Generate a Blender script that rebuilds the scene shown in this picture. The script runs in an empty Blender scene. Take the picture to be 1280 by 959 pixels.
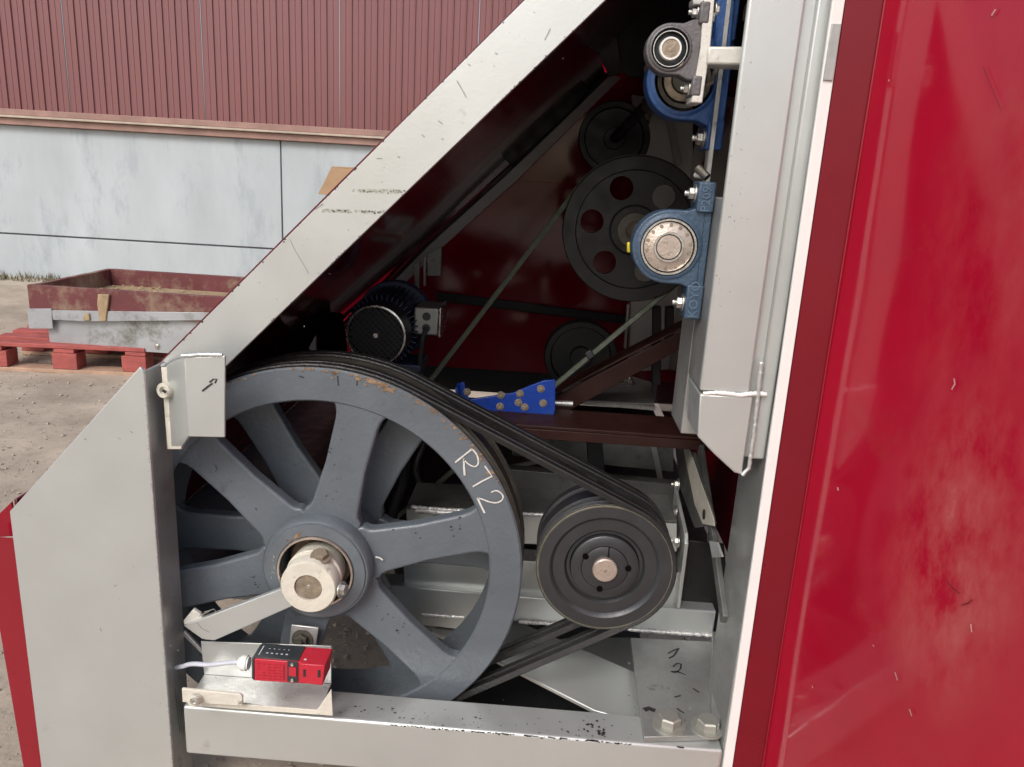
import bpy, bmesh, math, random
from mathutils import Vector, Matrix, noise
random.seed(7)
scene = bpy.context.scene
V = Vector
R = math.radians
# ------------------------------------------------------------------ camera
FPX, CX, CY = 961.0, 640.0, 479.5
CAM = V((0, 0, 1.1))
down = V(((435 - CX) / FPX, -(4000 - CY) / FPX, -1.0)).normalized()
Zc = -down
fw = V((0, 0, -1))
Yc = (fw - Zc * fw.dot(Zc)).normalized()
Xc = Yc.cross(Zc)
a = R(2.0)
Y2 = Yc * math.cos(a) + Xc * math.sin(a)
X2 = Y2.cross(Zc)
ROT = Matrix((X2, Y2, Zc))
cam_d = bpy.data.cameras.new('camera')
cam_d.sensor_width = 36
cam_d.lens = FPX / 1280 * 36
cam_d.clip_start = 0.02
cam_d.clip_end = 500
cam = bpy.data.objects.new('camera', cam_d)
cam.matrix_world = Matrix.Translation(CAM) @ ROT.to_4x4()
scene.collection.objects.link(cam)
scene.camera = cam
# ------------------------------------------------------------------ sky, sun, exposure
SUN_EL, SUN_AZ = R(43), R(203)     # azimuth clockwise from +Y
world = bpy.data.worlds.new('World')
scene.world = world
world.use_nodes = True
wn = world.node_tree
sky = wn.nodes.new('ShaderNodeTexSky')
sky.sky_type = 'NISHITA'
sky.sun_disc = False
sky.sun_elevation = SUN_EL
sky.sun_rotation = SUN_AZ
sky.air_density = 1.0
sky.dust_density = 4.0
sky.ozone_density = 1.0
hsv = wn.nodes.new('ShaderNodeHueSaturation')
hsv.inputs['Saturation'].default_value = 0.8
wn.links.new(sky.outputs[0], hsv.inputs['Color'])
wn.links.new(hsv.outputs[0], wn.nodes['Background'].inputs[0])
wn.nodes['Background'].inputs[1].default_value = 0.14
sd = V((math.sin(SUN_AZ) * math.cos(SUN_EL), math.cos(SUN_AZ) * math.cos(SUN_EL), math.sin(SUN_EL)))
sl = bpy.data.lights.new('sun', 'SUN')
sl.energy = 1.1
sl.angle = R(22)
sl.color = (1, 0.985, 0.96)
sun = bpy.data.objects.new('sun', sl)
sun.rotation_euler = sd.to_track_quat('Z', 'Y').to_euler()
scene.collection.objects.link(sun)
scene.view_settings.view_transform = 'Standard'
scene.view_settings.look = 'None'
scene.view_settings.exposure = 0.32
scene.view_settings.gamma = 1


# ------------------------------------------------------------------ tracing helpers: a pixel of the photograph met with a real plane
def ray(x, y):
    return ROT @ V(((x - CX) / FPX, -(y - CY) / FPX, -1.0))


def PY(x, y, Y):
    r = ray(x, y); return CAM + r * (Y / r.y)


def PX(x, y, X):
    r = ray(x, y); return CAM + r * (X / r.x)


def PZ(x, y, Z):
    r = ray(x, y); return CAM + r * ((Z - 1.1) / r.z)


def PN(x, y, p, n):
    r = ray(x, y); return CAM + r * ((p - CAM).dot(n) / r.dot(n))


# ------------------------------------------------------------------ materials
def mat(name, base, rough=0.5, metal=0.0, var=0.12, scale=8, bump=0.0, bscale=60, coat=0.0,
        dirt=None, dirt_amt=0.0, dirt_scale=5, rvar=0.12, base2=None, stretch=None, spec=0.5):
    m = bpy.data.materials.new(name)
    m.use_nodes = True
    nt = m.node_tree; N = nt.nodes; L = nt.links
    b = N['Principled BSDF']
    b.inputs['Metallic'].default_value = metal
    b.inputs['Specular IOR Level'].default_value = spec
    if coat:
        b.inputs['Coat Weight'].default_value = coat
        b.inputs['Coat Roughness'].default_value = 0.06
    tc = N.new('ShaderNodeTexCoord')
    mp = N.new('ShaderNodeMapping')
    L.new(tc.outputs['Object'], mp.inputs[0])
    if stretch: mp.inputs['Scale'].default_value = stretch
    n1 = N.new('ShaderNodeTexNoise'); n1.inputs['Scale'].default_value = scale
    n1.inputs['Detail'].default_value = 8; n1.inputs['Roughness'].default_value = 0.62
    L.new(mp.outputs[0], n1.inputs['Vector'])
    cr = N.new('ShaderNodeValToRGB')
    cr.color_ramp.elements[0].position = 0.3
    cr.color_ramp.elements[1].position = 0.7
    lo = [c * (1 - var) for c in base]; hi = [min(1, c * (1 + var)) for c in (base2 or base)]
    cr.color_ramp.elements[0].color = (*lo, 1)
    cr.color_ramp.elements[1].color = (*hi, 1)
    L.new(n1.outputs[0], cr.inputs[0])
    out = cr.outputs[0]
    if dirt:
        n2 = N.new('ShaderNodeTexNoise'); n2.inputs['Scale'].default_value = dirt_scale
        n2.inputs['Detail'].default_value = 12; n2.inputs['Roughness'].default_value = 0.75
        L.new(mp.outputs[0], n2.inputs['Vector'])
        c2 = N.new('ShaderNodeValToRGB')
        c2.color_ramp.elements[0].position = 0.70 - 0.25 * dirt_amt
        c2.color_ramp.elements[1].position = 0.84 - 0.25 * dirt_amt
        L.new(n2.outputs[0], c2.inputs[0])
        mx = N.new('ShaderNodeMix'); mx.data_type = 'RGBA'
        L.new(c2.outputs[0], mx.inputs[0])
        L.new(out, mx.inputs[6]); mx.inputs[7].default_value = (*dirt, 1)
        out = mx.outputs[2]
    L.new(out, b.inputs['Base Color'])
    n3 = N.new('ShaderNodeTexNoise'); n3.inputs['Scale'].default_value = scale * 2.3
    n3.inputs['Detail'].default_value = 6
    L.new(mp.outputs[0], n3.inputs['Vector'])
    mr = N.new('ShaderNodeMapRange')
    mr.inputs[1].default_value = 0.3; mr.inputs[2].default_value = 0.7
    mr.inputs[3].default_value = max(0.03, rough - rvar); mr.inputs[4].default_value = min(1, rough + rvar)
    L.new(n3.outputs[0], mr.inputs[0])
    L.new(mr.outputs[0], b.inputs['Roughness'])
    if bump:
        n4 = N.new('ShaderNodeTexNoise'); n4.inputs['Scale'].default_value = bscale
        n4.inputs['Detail'].default_value = 5
        L.new(mp.outputs[0], n4.inputs['Vector'])
        bp = N.new('ShaderNodeBump'); bp.inputs['Strength'].default_value = bump
        bp.inputs['Distance'].default_value = 0.002
        L.new(n4.outputs[0], bp.inputs['Height'])
        L.new(bp.outputs[0], b.inputs['Normal'])
    return m


M = {}
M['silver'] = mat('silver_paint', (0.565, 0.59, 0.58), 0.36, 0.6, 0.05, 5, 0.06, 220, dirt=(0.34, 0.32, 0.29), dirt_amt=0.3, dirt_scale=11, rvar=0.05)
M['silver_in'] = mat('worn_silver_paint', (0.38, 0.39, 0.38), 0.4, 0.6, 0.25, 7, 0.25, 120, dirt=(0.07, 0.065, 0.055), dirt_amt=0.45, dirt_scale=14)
M['silver_edge'] = mat('scuffed_silver_paint', (0.54, 0.54, 0.53), 0.36, 0.6, 0.2, 14, 0.3, 120, dirt=(0.06, 0.06, 0.055), dirt_amt=0.3, dirt_scale=34)
M['white_edge'] = mat('pale_painted_edge', (0.74, 0.74, 0.73), 0.4, 0.0, 0.03, 12, 0.15, 90, dirt=(0.4, 0.36, 0.3), dirt_amt=0.1, dirt_scale=30)
M['cream'] = mat('cream_paint', (0.62, 0.59, 0.51), 0.42, 0.0, 0.14, 18, 0.45, 160, dirt=(0.16, 0.12, 0.08), dirt_amt=0.5, dirt_scale=34)
M['chippy'] = mat('chipped_pale_paint', (0.62, 0.61, 0.56), 0.42, 0.1, 0.12, 30, 0.5, 120, dirt=(0.09, 0.075, 0.055), dirt_amt=0.55, dirt_scale=45)
M['weld'] = mat('weld_metal', (0.66, 0.66, 0.65), 0.3, 0.4, 0.15, 60, 0.8, 220)
M['wheelpaint'] = mat('blue_grey_enamel', (0.105, 0.124, 0.143), 0.34, 0.0, 0.2, 5, 0.45, 120, dirt=(0.055, 0.062, 0.07), dirt_amt=0.42, dirt_scale=9)
M['rust'] = mat('chipped_rust', (0.16, 0.095, 0.055), 0.8, 0.1, 0.5, 90, 0.8, 150, base2=(0.22, 0.15, 0.095))
M['hubgrey'] = mat('scuffed_grey_enamel', (0.12, 0.14, 0.16), 0.45, 0.1, 0.2, 14, 0.3, 120, dirt=(0.20, 0.09, 0.04), dirt_amt=0.3, dirt_scale=18)
M['blacksteel'] = mat('phosphated_steel', (0.026, 0.026, 0.027), 0.48, 0.55, 0.25, 14, 0.2, 240)
M['castgrey'] = mat('machined_cast_iron', (0.058, 0.06, 0.066), 0.4, 0.6, 0.16, 10, 0.2, 260)
M['castworn'] = mat('worn_groove_iron', (0.085, 0.08, 0.065), 0.5, 0.5, 0.3, 30, 0.2, 160)
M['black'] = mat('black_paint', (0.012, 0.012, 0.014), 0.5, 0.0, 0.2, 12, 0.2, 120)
M['rubber'] = mat('belt_rubber', (0.016, 0.016, 0.017), 0.42, 0.0, 0.3, 40, 0.5, 300)
M['beltgrey'] = mat('dusty_green_grey_belt', (0.07, 0.085, 0.062), 0.6, 0.0, 0.25, 50, 0.5, 300)
M['redpaint'] = mat('glossy_red_paint', (0.34, 0.006, 0.024), 0.09, 0.0, 0.1, 3, 0.02, 30, coat=0.12, dirt=(0.33, 0.02, 0.03), dirt_amt=0.55, dirt_scale=7, rvar=0.05)
M['redstrip'] = mat('deep_red_paint', (0.24, 0.008, 0.018), 0.35, 0.0, 0.08, 4, 0.05, 60)
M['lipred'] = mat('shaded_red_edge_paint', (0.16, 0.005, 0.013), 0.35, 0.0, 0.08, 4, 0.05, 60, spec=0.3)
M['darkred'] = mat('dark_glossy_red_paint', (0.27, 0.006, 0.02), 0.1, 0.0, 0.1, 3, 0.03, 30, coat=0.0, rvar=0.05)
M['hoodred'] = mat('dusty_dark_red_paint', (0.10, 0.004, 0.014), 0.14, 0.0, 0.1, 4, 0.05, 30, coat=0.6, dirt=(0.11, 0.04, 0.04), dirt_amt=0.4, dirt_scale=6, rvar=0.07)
M['brownred'] = mat('brown_red_primer', (0.026, 0.008, 0.006), 0.5, 0.0, 0.3, 9, 0.3, 90, spec=0.3, dirt=(0.03, 0.016, 0.012), dirt_amt=0.5, dirt_scale=9)
M['shadegrey'] = mat('shaded_grimy_grey_steel', (0.11, 0.115, 0.11), 0.5, 0.3, 0.3, 12, 0.3, 100, dirt=(0.03, 0.03, 0.028), dirt_amt=0.6, dirt_scale=10)  # frame grey darkened to carry the interior shade, with grime blotches
M['koyo'] = mat('slate_blue_casting', (0.045, 0.078, 0.125), 0.42, 0.1, 0.15, 12, 0.7, 170, dirt=(0.02, 0.025, 0.03), dirt_amt=0.3, dirt_scale=24)
M['blue'] = mat('blue_enamel', (0.03, 0.085, 0.25), 0.35, 0.0, 0.2, 14, 0.6, 130, dirt=(0.015, 0.02, 0.03), dirt_amt=0.4, dirt_scale=30)
M['brightblue'] = mat('bright_blue_enamel', (0.005, 0.045, 0.32), 0.35, 0.0, 0.2, 9, 0.4, 90, dirt=(0.02, 0.03, 0.06), dirt_amt=0.4, dirt_scale=22)
M['motorblue'] = mat('navy_motor_paint', (0.035, 0.045, 0.09), 0.4, 0.1, 0.25, 15, 0.4, 120)
M['greycast'] = mat('grey_casting', (0.13, 0.125, 0.13), 0.45, 0.3, 0.15, 12, 0.5, 170)
M['steel'] = mat('bright_zinc_steel', (0.62, 0.61, 0.58), 0.28, 0.9, 0.12, 40, 0.2, 200)
M['pinksteel'] = mat('turned_steel', (0.58, 0.50, 0.44), 0.34, 0.75, 0.14, 40, 0.3, 260)
M['oldsteel'] = mat('stained_shaft_end', (0.30, 0.25, 0.19), 0.5, 0.5, 0.35, 60, 0.5, 240)
M['yzinc'] = mat('yellow_zinc_bolt', (0.40, 0.40, 0.36), 0.4, 0.6, 0.14, 50, 0.25, 200)
M['switchred'] = mat('red_plastic', (0.47, 0.02, 0.04), 0.35, 0.0, 0.06, 20, 0.15, 200)
M['darkplastic'] = mat('dark_grey_plastic', (0.03, 0.036, 0.04), 0.4, 0.0, 0.15, 30, 0.15, 200)
M['whiteplastic'] = mat('white_plastic', (0.72, 0.73, 0.70), 0.4, 0.0, 0.05, 30)
M['cable'] = mat('pale_grey_cable', (0.5, 0.52, 0.58), 0.45, 0.0, 0.05, 30)
M['scuff'] = mat('grey_scuff', (0.3, 0.3, 0.28), 0.6, 0.2, 0.3, 60)
M['seam'] = mat('filler_putty', (0.36, 0.38, 0.32), 0.6, 0.1, 0.4, 60)
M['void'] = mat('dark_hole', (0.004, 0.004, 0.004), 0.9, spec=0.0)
M['ink'] = mat('black_marker', (0.02, 0.02, 0.02), 0.6)
M['print'] = mat('printed_lettering', (0.22, 0.012, 0.02), 0.5)
M['printpale'] = mat('pale_lettering', (0.55, 0.6, 0.68), 0.5)
M['chalk'] = mat('chalk_paint', (0.58, 0.57, 0.54), 0.8, 0.0, 0.12, 90)
M['castletter'] = mat('raised_cast_letter', (0.09, 0.14, 0.21), 0.45, 0.1, 0.1, 30)
M['yellow'] = mat('yellow_plastic', (0.6, 0.5, 0.03), 0.4)
M['concrete'] = mat('cast_concrete', (0.43, 0.475, 0.50), 0.8, 0.0, 0.12, 2.2, 0.5, 40, dirt=(0.335, 0.38, 0.405), dirt_amt=0.7, dirt_scale=4, stretch=(1, 1, 0.35))
M['gap'] = mat('wall_joint', (0.16, 0.16, 0.17), 0.8)
M['cladding'] = mat('red_steel_cladding', (0.185, 0.066, 0.069), 0.4, 0.0, 0.05, 0.8, 0.05, 10, spec=0.6)
M['trim'] = mat('dusty_brown_trim', (0.30, 0.18, 0.15), 0.6, 0.0, 0.2, 6, 0.3, 40)
M['trimpale'] = mat('pale_dusty_ledge', (0.44, 0.37, 0.3), 0.7, 0.0, 0.2, 8, 0.3, 40)
M['palletred'] = mat('red_pallet_wood', (0.36, 0.085, 0.075), 0.7, 0.0, 0.25, 9, 0.5, 60, dirt=(0.4, 0.27, 0.17), dirt_amt=0.45, dirt_scale=6, stretch=(1, 4, 4))
M['palletwood'] = mat('worn_pallet_wood', (0.42, 0.28, 0.2), 0.8, 0.0, 0.25, 9, 0.5, 60, dirt=(0.4, 0.1, 0.08), dirt_amt=0.5, dirt_scale=7)
M['trayred'] = mat('dusty_red_tray', (0.13, 0.032, 0.036), 0.5, 0.0, 0.2, 4, 0.3, 50, dirt=(0.27, 0.2, 0.14), dirt_amt=0.85, dirt_scale=3)
M['traygrey'] = mat('grey_galvanised_sheet', (0.38, 0.40, 0.42), 0.42, 0.3, 0.15, 3, 0.2, 60, dirt=(0.17, 0.17, 0.145), dirt_amt=0.75, dirt_scale=4)
M['mud'] = mat('dried_mud', (0.34, 0.25, 0.15), 0.95, 0.0, 0.3, 20, 1.0, 60)
M['card'] = mat('brown_cardboard', (0.32, 0.2, 0.11), 0.8, 0.0, 0.12, 10, 0.2, 60)
M['ground'] = mat('gravel_yard', (0.36, 0.30, 0.235), 0.95, 0.0, 0.28, 2.5, 1.0, 70, base2=(0.40, 0.34, 0.275), dirt=(0.22, 0.18, 0.14), dirt_amt=0.65, dirt_scale=24)
M['groundfar'] = M['ground']
M['pebble'] = mat('pale_pebble', (0.38, 0.33, 0.27), 0.9, 0.0, 0.3, 30)
M['weed'] = mat('dead_weed', (0.12, 0.11, 0.07), 0.9, 0.0, 0.4, 20)
M['greenpatch'] = mat('mossy_paint', (0.16, 0.17, 0.13), 0.7, 0.1, 0.3, 20, 0.3, 90)


# ------------------------------------------------------------------ mesh helpers
class MB:
    def __init__(s):
        s.v = []; s.f = []

    def prism(s, pts, vec, cap=True):
        n = len(pts); b = len(s.v)
        s.v += [V(p) for p in pts] + [V(p) + V(vec) for p in pts]
        if cap:
            s.f.append(tuple(range(b, b + n))); s.f.append(tuple(range(b + 2 * n - 1, b + n - 1, -1)))
        for i in range(n):
            j = (i + 1) % n
            s.f.append((b + i, b + n + i, b + n + j, b + j))
        return s

    def box(s, lo, hi):
        x0, y0, z0 = lo; x1, y1, z1 = hi
        return s.prism([(x0, y0, z0), (x1, y0, z0), (x1, y0, z1), (x0, y0, z1)], (0, y1 - y0, 0))

    def bar(s, p, q, w, h, up=(0, 0, 1)):
        p = V(p); q = V(q); d = (q - p).normalized(); u = V(up)
        sd_ = d.cross(u).normalized(); u = sd_.cross(d).normalized()
        c = [p + sd_ * (w / 2) * i + u * (h / 2) * j for i, j in ((-1, -1), (1, -1), (1, 1), (-1, 1))]
        return s.prism(c, q - p)

    def lathe(s, c, prof, seg=48, axis='Y', closed=False, ph=0):
        c = V(c); b = len(s.v); m = len(prof)
        for i in range(seg):
            t = 2 * math.pi * i / seg + ph
            for r, d in prof:
                if axis == 'Y': s.v.append(c + V((r * math.cos(t), d, r * math.sin(t))))
                elif axis == 'X': s.v.append(c + V((d, r * math.cos(t), r * math.sin(t))))
                else: s.v.append(c + V((r * math.cos(t), r * math.sin(t), d)))
        for i in range(seg):
            k = (i + 1) % seg
            for j in range(m if closed else m - 1):
                l = (j + 1) % m
                s.f.append((b + i * m + j, b + i * m + l, b + k * m + l, b + k * m + j))
        if not closed:
            for j, rev in ((0, False), (m - 1, True)):
                if prof[j][0] > 1e-5:
                    f = [b + i * m + j for i in range(seg)]
                    s.f.append(tuple(f[::-1] if rev else f))
        return s

    def tube(s, pts, r, seg=10, jit=0.0, rr=None):
        pts = [V(p) for p in pts]; b = len(s.v); n = len(pts)
        t = (pts[1] - pts[0]).normalized()
        u = t.orthogonal().normalized()
        for i, p in enumerate(pts):
            if 0 < i < n - 1: t = (pts[i + 1] - pts[i - 1]).normalized()
            elif i == n - 1: t = (pts[-1] - pts[-2]).normalized()
            u = (u - t * u.dot(t)).normalized(); w = t.cross(u)
            ri = rr[i] if rr else r * (1 + random.uniform(-jit, jit))
            for k in range(seg):
                a_ = 2 * math.pi * k / seg
                s.v.append(p + (u * math.cos(a_) + w * math.sin(a_)) * ri)
        for i in range(n - 1):
            for k in range(seg):
                l = (k + 1) % seg
                s.f.append((b + i * seg + k, b + i * seg + l, b + (i + 1) * seg + l, b + (i + 1) * seg + k))
        s.f.append(tuple(b + k for k in range(seg))[::-1])
        s.f.append(tuple(b + (n - 1) * seg + k for k in range(seg)))
        return s

    def build(s, name, m, parent=None, bevel=0.0, smooth=30, bseg=2):
        me = bpy.data.meshes.new(name)
        off = parent_loc(parent)
        me.from_pydata([v - off for v in s.v], [], s.f)
        bm = bmesh.new(); bm.from_mesh(me)
        bmesh.ops.remove_doubles(bm, verts=bm.verts, dist=1e-6)
        bmesh.ops.recalc_face_normals(bm, faces=bm.faces)
        bm.to_mesh(me); bm.free()
        me.materials.append(M[m] if isinstance(m, str) else m)
        me.polygons.foreach_set('use_smooth', [True] * len(me.polygons))
        try: me.set_sharp_from_angle(angle=R(smooth))
        except Exception: pass
        o = bpy.data.objects.new(name, me)
        scene.collection.objects.link(o)
        if parent: o.parent = parent
        if bevel:
            bv = o.modifiers.new('bevel', 'BEVEL'); bv.width = bevel; bv.segments = bseg
            bv.limit_method = 'ANGLE'; bv.angle_limit = R(35); bv.harden_normals = False
            bv.use_clamp_overlap = True
        return o


def parent_loc(p):
    o = V((0, 0, 0))
    while p is not None:
        o = o + p.location; p = p.parent
    return o


def tag(o, label, cat, group=None, kind=None):
    if label: o['label'] = label
    if cat: o['category'] = cat
    if group: o['group'] = group
    if kind: o['kind'] = kind
    return o


def thing(name, loc, label, cat, group=None):
    o = bpy.data.objects.new(name, None)
    o.empty_display_size = 0.05
    o.location = V(loc)
    scene.collection.objects.link(o)
    return tag(o, label, cat, group)


def plate(name, px, Y, th, m, parent=None, bevel=0.0015):
    return MB().prism([PY(x, y, Y) for x, y in px], (0, th, 0)).build(name, m, parent, bevel)


def zplate(name, px, Z, th, m, parent=None, bevel=0.0015):
    return MB().prism([PZ(x, y, Z) for x, y in px], (0, 0, -th)).build(name, m, parent, bevel)


def box(name, lo, hi, m, parent=None, bevel=0.0015):
    return MB().box(lo, hi).build(name, m, parent, bevel)


_bolt = {}


def bolt(p, axis, r, parent, m='steel', kind='hex', name='bolt'):
    """hexagon bolt, nut with thread end, or socket screw; head grows along axis from p"""
    key = (kind, m)
    if key not in _bolt:
        b = MB()
        if kind == 'hex':
            b.lathe((0, 0, 0), [(1.5, 0), (1.5, 0.18), (0, 0.18)], 24, 'Z')
            b.lathe((0, 0, 0), [(1.0, 0.18), (1.0, 0.82), (0.86, 0.95), (0, 0.95)], 6, 'Z')
        elif kind == 'nut':
            b.lathe((0, 0, 0), [(1.55, 0), (1.55, 0.2), (0, 0.2)], 24, 'Z')
            b.lathe((0, 0, 0), [(0.86, 0.2), (1.0, 0.3), (1.0, 1.0), (0.86, 1.1), (0, 1.1)], 6, 'Z')
            b.lathe((0, 0, 0), [(0.52, 1.1), (0.46, 1.2), (0.52, 1.3), (0.46, 1.4), (0.52, 1.5), (0.44, 1.75), (0, 1.75)], 14, 'Z')
        else:
            b.lathe((0, 0, 0), [(1.0, 0), (1.0, 0.9), (0.92, 1.0), (0.5, 1.0), (0.5, 0.6), (0, 0.6)], 28, 'Z')
        o = b.build(name, m, None, 0)
        me = o.data
        bpy.data.objects.remove(o)
        me.name = name
        _bolt[key] = me
    o = bpy.data.objects.new(name, _bolt[key])
    scene.collection.objects.link(o)
    o.parent = parent
    o.location = V(p) - parent_loc(parent)
    o.rotation_euler = (V(axis).to_track_quat('Z', 'Y') @ Matrix.Rotation(random.uniform(0, 1), 3, 'Z').to_quaternion()).to_euler()
    o.scale = (r, r, r)
    return o


def weld(pts, r, parent, m='weld', name='weld_bead'):
    pts = [V(p) for p in pts]
    out = []
    for i in range(len(pts) - 1):
        n = max(2, int((pts[i + 1] - pts[i]).length / (r * 0.9)))
        for k in range(n): out.append(pts[i].lerp(pts[i + 1], k / n) + V((random.uniform(-1, 1), 0, random.uniform(-1, 1))) * r * 0.12)
    out.append(pts[-1])
    return MB().tube(out, r, 8, 0.22).build(name, m, parent, 0, 70)


def stroke(name, pts, w, m, parent, nrm=(0, -1, 0), lift=0.0008):
    """a marker or chalk line on a surface: thin flat ribbon"""
    nrm = V(nrm).normalized(); b = MB()
    pts = [V(p) + nrm * lift for p in pts]
    n = len(pts)
    for i, p in enumerate(pts):
        t = (pts[min(n - 1, i + 1)] - pts[max(0, i - 1)]).normalized()
        sd_ = t.cross(nrm).normalized() * w * 0.5 * random.uniform(0.75, 1.1)
        b.v += [p - sd_, p + sd_]
    for i in range(n - 1): b.f.append((2 * i, 2 * i + 1, 2 * i + 3, 2 * i + 2))
    return b.build(name, m, parent)


def chips(name, p0, p1, nrm, across, n, spread, size, m, parent, lift=0.0004):
    """many small flakes of missing paint scattered along a line on a flat face"""
    p0 = V(p0); p1 = V(p1); nrm = V(nrm).normalized(); ac = V(across).normalized(); al = (p1 - p0).normalized()
    b = MB()
    for i in range(n):
        if i % 6 == 0: base_t = random.random()
        t = min(1, max(0, random.gauss(base_t, 0.03))) if random.random() < 0.7 else random.random()
        c = p0.lerp(p1, t) + ac * abs(random.gauss(0, spread)) + nrm * (lift + i * 2e-6)
        sz = size * random.uniform(0.3, 1.0) ** 1.5; k = len(b.v); m_ = 7; el = random.uniform(1, 2.2)
        for j in range(m_):
            a_ = 6.283 * j / m_; q = sz * random.uniform(0.45, 1.2)
            b.v.append(c + al * (q * el * math.cos(a_)) + ac * (q * math.sin(a_)))
        b.f.append(tuple(range(k, k + m_)))
    o = b.build(name, m, parent); o['kind'] = 'stuff'
    return o


def smoothline(pts, k=5):
    out = []
    for i in range(len(pts) - 1):
        p0 = pts[max(0, i - 1)]; p1 = pts[i]; p2 = pts[i + 1]; p3 = pts[min(len(pts) - 1, i + 2)]
        for j in range(k):
            t = j / k
            out.append(tuple(0.5 * ((2 * b_) + (-a_ + c_) * t + (2 * a_ - 5 * b_ + 4 * c_ - d_) * t * t + (-a_ + 3 * b_ - 3 * c_ + d_) * t ** 3)
                             for a_, b_, c_, d_ in zip(p0, p1, p2, p3)))
    out.append(pts[-1])
    return out


def lettering(name, txt, loc, size, m, parent, xdir, ydir, ext=0.0008):
    cu = bpy.data.curves.new(name, 'FONT')
    cu.body = txt; cu.size = size; cu.extrude = ext; cu.resolution_u = 2
    cu.align_x = 'CENTER'; cu.align_y = 'CENTER'
    o = bpy.data.objects.new(name, cu)
    scene.collection.objects.link(o)
    bpy.context.view_layer.update()
    me = bpy.data.meshes.new_from_object(o.evaluated_get(bpy.context.evaluated_depsgraph_get()))
    bpy.data.objects.remove(o)
    me.materials.clear(); me.materials.append(M[m])
    x = V(xdir).normalized(); y = V(ydir).normalized(); z = x.cross(y).normalized()
    rot = Matrix((x, y, z)).transposed()
    me.transform(rot.to_4x4())
    q = bpy.data.objects.new(name, me)
    scene.collection.objects.link(q)
    q.parent = parent
    q.location = V(loc) - parent_loc(parent)
    return q


# ================================================================== GROUND
gb = MB()
gx = [-60 + i * 4 for i in range(15)] + [-4 + 0.1 * i for i in range(61)] + [4 + i * 4 for i in range(15)]
gy = [-20, -8, -3] + [0.4 + 0.1 * i for i in range(66)] + [9, 12, 20, 60, 200]
for y in gy:
    for x in gx:
        z = 0.0
        if -4 <= x <= 2 and 0.4 <= y < 6.5:
            z = 0.006 * noise.noise(V((x * 3, y * 3, 0))) + 0.004 * noise.noise(V((x * 9, y * 9, 3)))
        gb.v.append(V((x, y, z)))
nx = len(gx)
for j in range(len(gy) - 1):
    for i in range(nx - 1):
        gb.f.append((j * nx + i, j * nx + i + 1, (j + 1) * nx + i + 1, (j + 1) * nx + i))
g = gb.build('ground', 'ground')
g['kind'] = 'structure'
pb = MB()
oct_ = [V((1, 0, 0)), V((-1, 0, 0)), V((0, 1, 0)), V((0, -1, 0)), V((0, 0, 1)), V((0, 0, -1))]
of = [(0, 2, 4), (2, 1, 4), (1, 3, 4), (3, 0, 4), (2, 0, 5), (1, 2, 5), (3, 1, 5), (0, 3, 5)]
for i in range(9000):
    if i < 6000: x = random.uniform(-3.6, -0.3); y = random.uniform(1.0, 4.6)
    else: x = random.uniform(-0.7, 0.5); y = random.uniform(1.1, 2.8)
    s_ = random.choice((0.002, 0.003, 0.003, 0.004, 0.005, 0.008)) * random.uniform(0.7, 1.3)
    rot = Matrix.Rotation(random.uniform(0, 6.3), 3, V((random.random(), random.random(), random.random() + .1)).normalized())
    c = V((x, y, s_ * 0.3)); b0 = len(pb.v)
    k = V((s_ * random.uniform(.7, 1.3), s_, s_ * random.uniform(.4, .8)))
    for o_ in oct_:
        q = rot @ o_; pb.v.append(c + V((q.x * k.x, q.y * k.y, q.z * k.z)))
    pb.f += [tuple(b0 + t for t in f) for f in of]
o = pb.build('gravel', 'pebble')
tag(o, 'loose pale gravel scattered over the yard', 'gravel', None, 'stuff')

# ================================================================== FAR WALL
WP = V((-4.7, 6.45, 0)); WD = V((1, 0.035, 0)).normalized(); WN = V((WD.y, -WD.x, 0))   # WN faces the camera


def wp(u, z, d=0.0):
    return WP + WD * u + V((0, 0, z)) + WN * d


U0, U1, ZT = -2.0, 9.0, 1.255
wall = thing('concrete_wall', wp(0, 0), 'pale bluish precast concrete wall of large panels below the red cladding', 'wall')


def wbox(name, u0, u1, z0, z1, d0, d1, m, par, bev=0.004):
    return MB().prism([wp(u0, z0, d1), wp(u1, z0, d1), wp(u1, z1, d1), wp(u0, z1, d1)], WN * (d0 - d1)).build(name, m, par, bev)


uj = (PN(352, 240, WP, WN) - WP).dot(WD)
wbox('backing', U0, U1, 0, ZT - 0.01, -0.2, -0.02, 'gap', wall)
zj = 0.365
us = [uj - 4.8, uj - 2.4 - 0.0, uj, uj + 3.2, uj + 6.4]
for a_, b_ in ((uj - 5, uj), (uj, uj + 3.6), (uj + 3.6, uj + 7)):
    wbox('panel', a_ + 0.006, b_ - 0.006, zj + 0.007, ZT, -0.1, 0.0, 'concrete', wall)
    wbox('panel', a_ + 0.006, b_ - 0.006, -0.05, zj - 0.007, -0.1, 0.0, 'concrete', wall)
clad = thing('cladding_wall', wp(0, ZT), 'dark red ribbed steel cladding above the concrete wall', 'cladding')
u = uj - 5
cw = 1.1
while u < uj + 7:
    b = MB(); n = 11
    prof = []
    for i in range(n):
        p = u + cw * i / n; w_ = cw / n
        prof += [(p, 0.0), (p + w_ * 0.45, 0.0), (p + w_ * 0.475, -0.003), (p + w_ * 0.50, 0.0), (p + w_ * 0.86, 0.0), (p + w_ * 0.90, 0.012), (p + w_ * 0.97, 0.012)]
    prof.append((u + cw - 0.004, 0.0))
    z0 = ZT + 0.1; z1 = 4.6
    for p, d in prof:
        b.v += [wp(p, z0, d + 0.03), wp(p, z1, d + 0.03)]
    for i in range(len(prof) - 1): b.f.append((2 * i, 2 * i + 2, 2 * i + 3, 2 * i + 1))
    b.build('cladding_sheet', 'cladding', clad, 0, 10)
    u += cw
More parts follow.
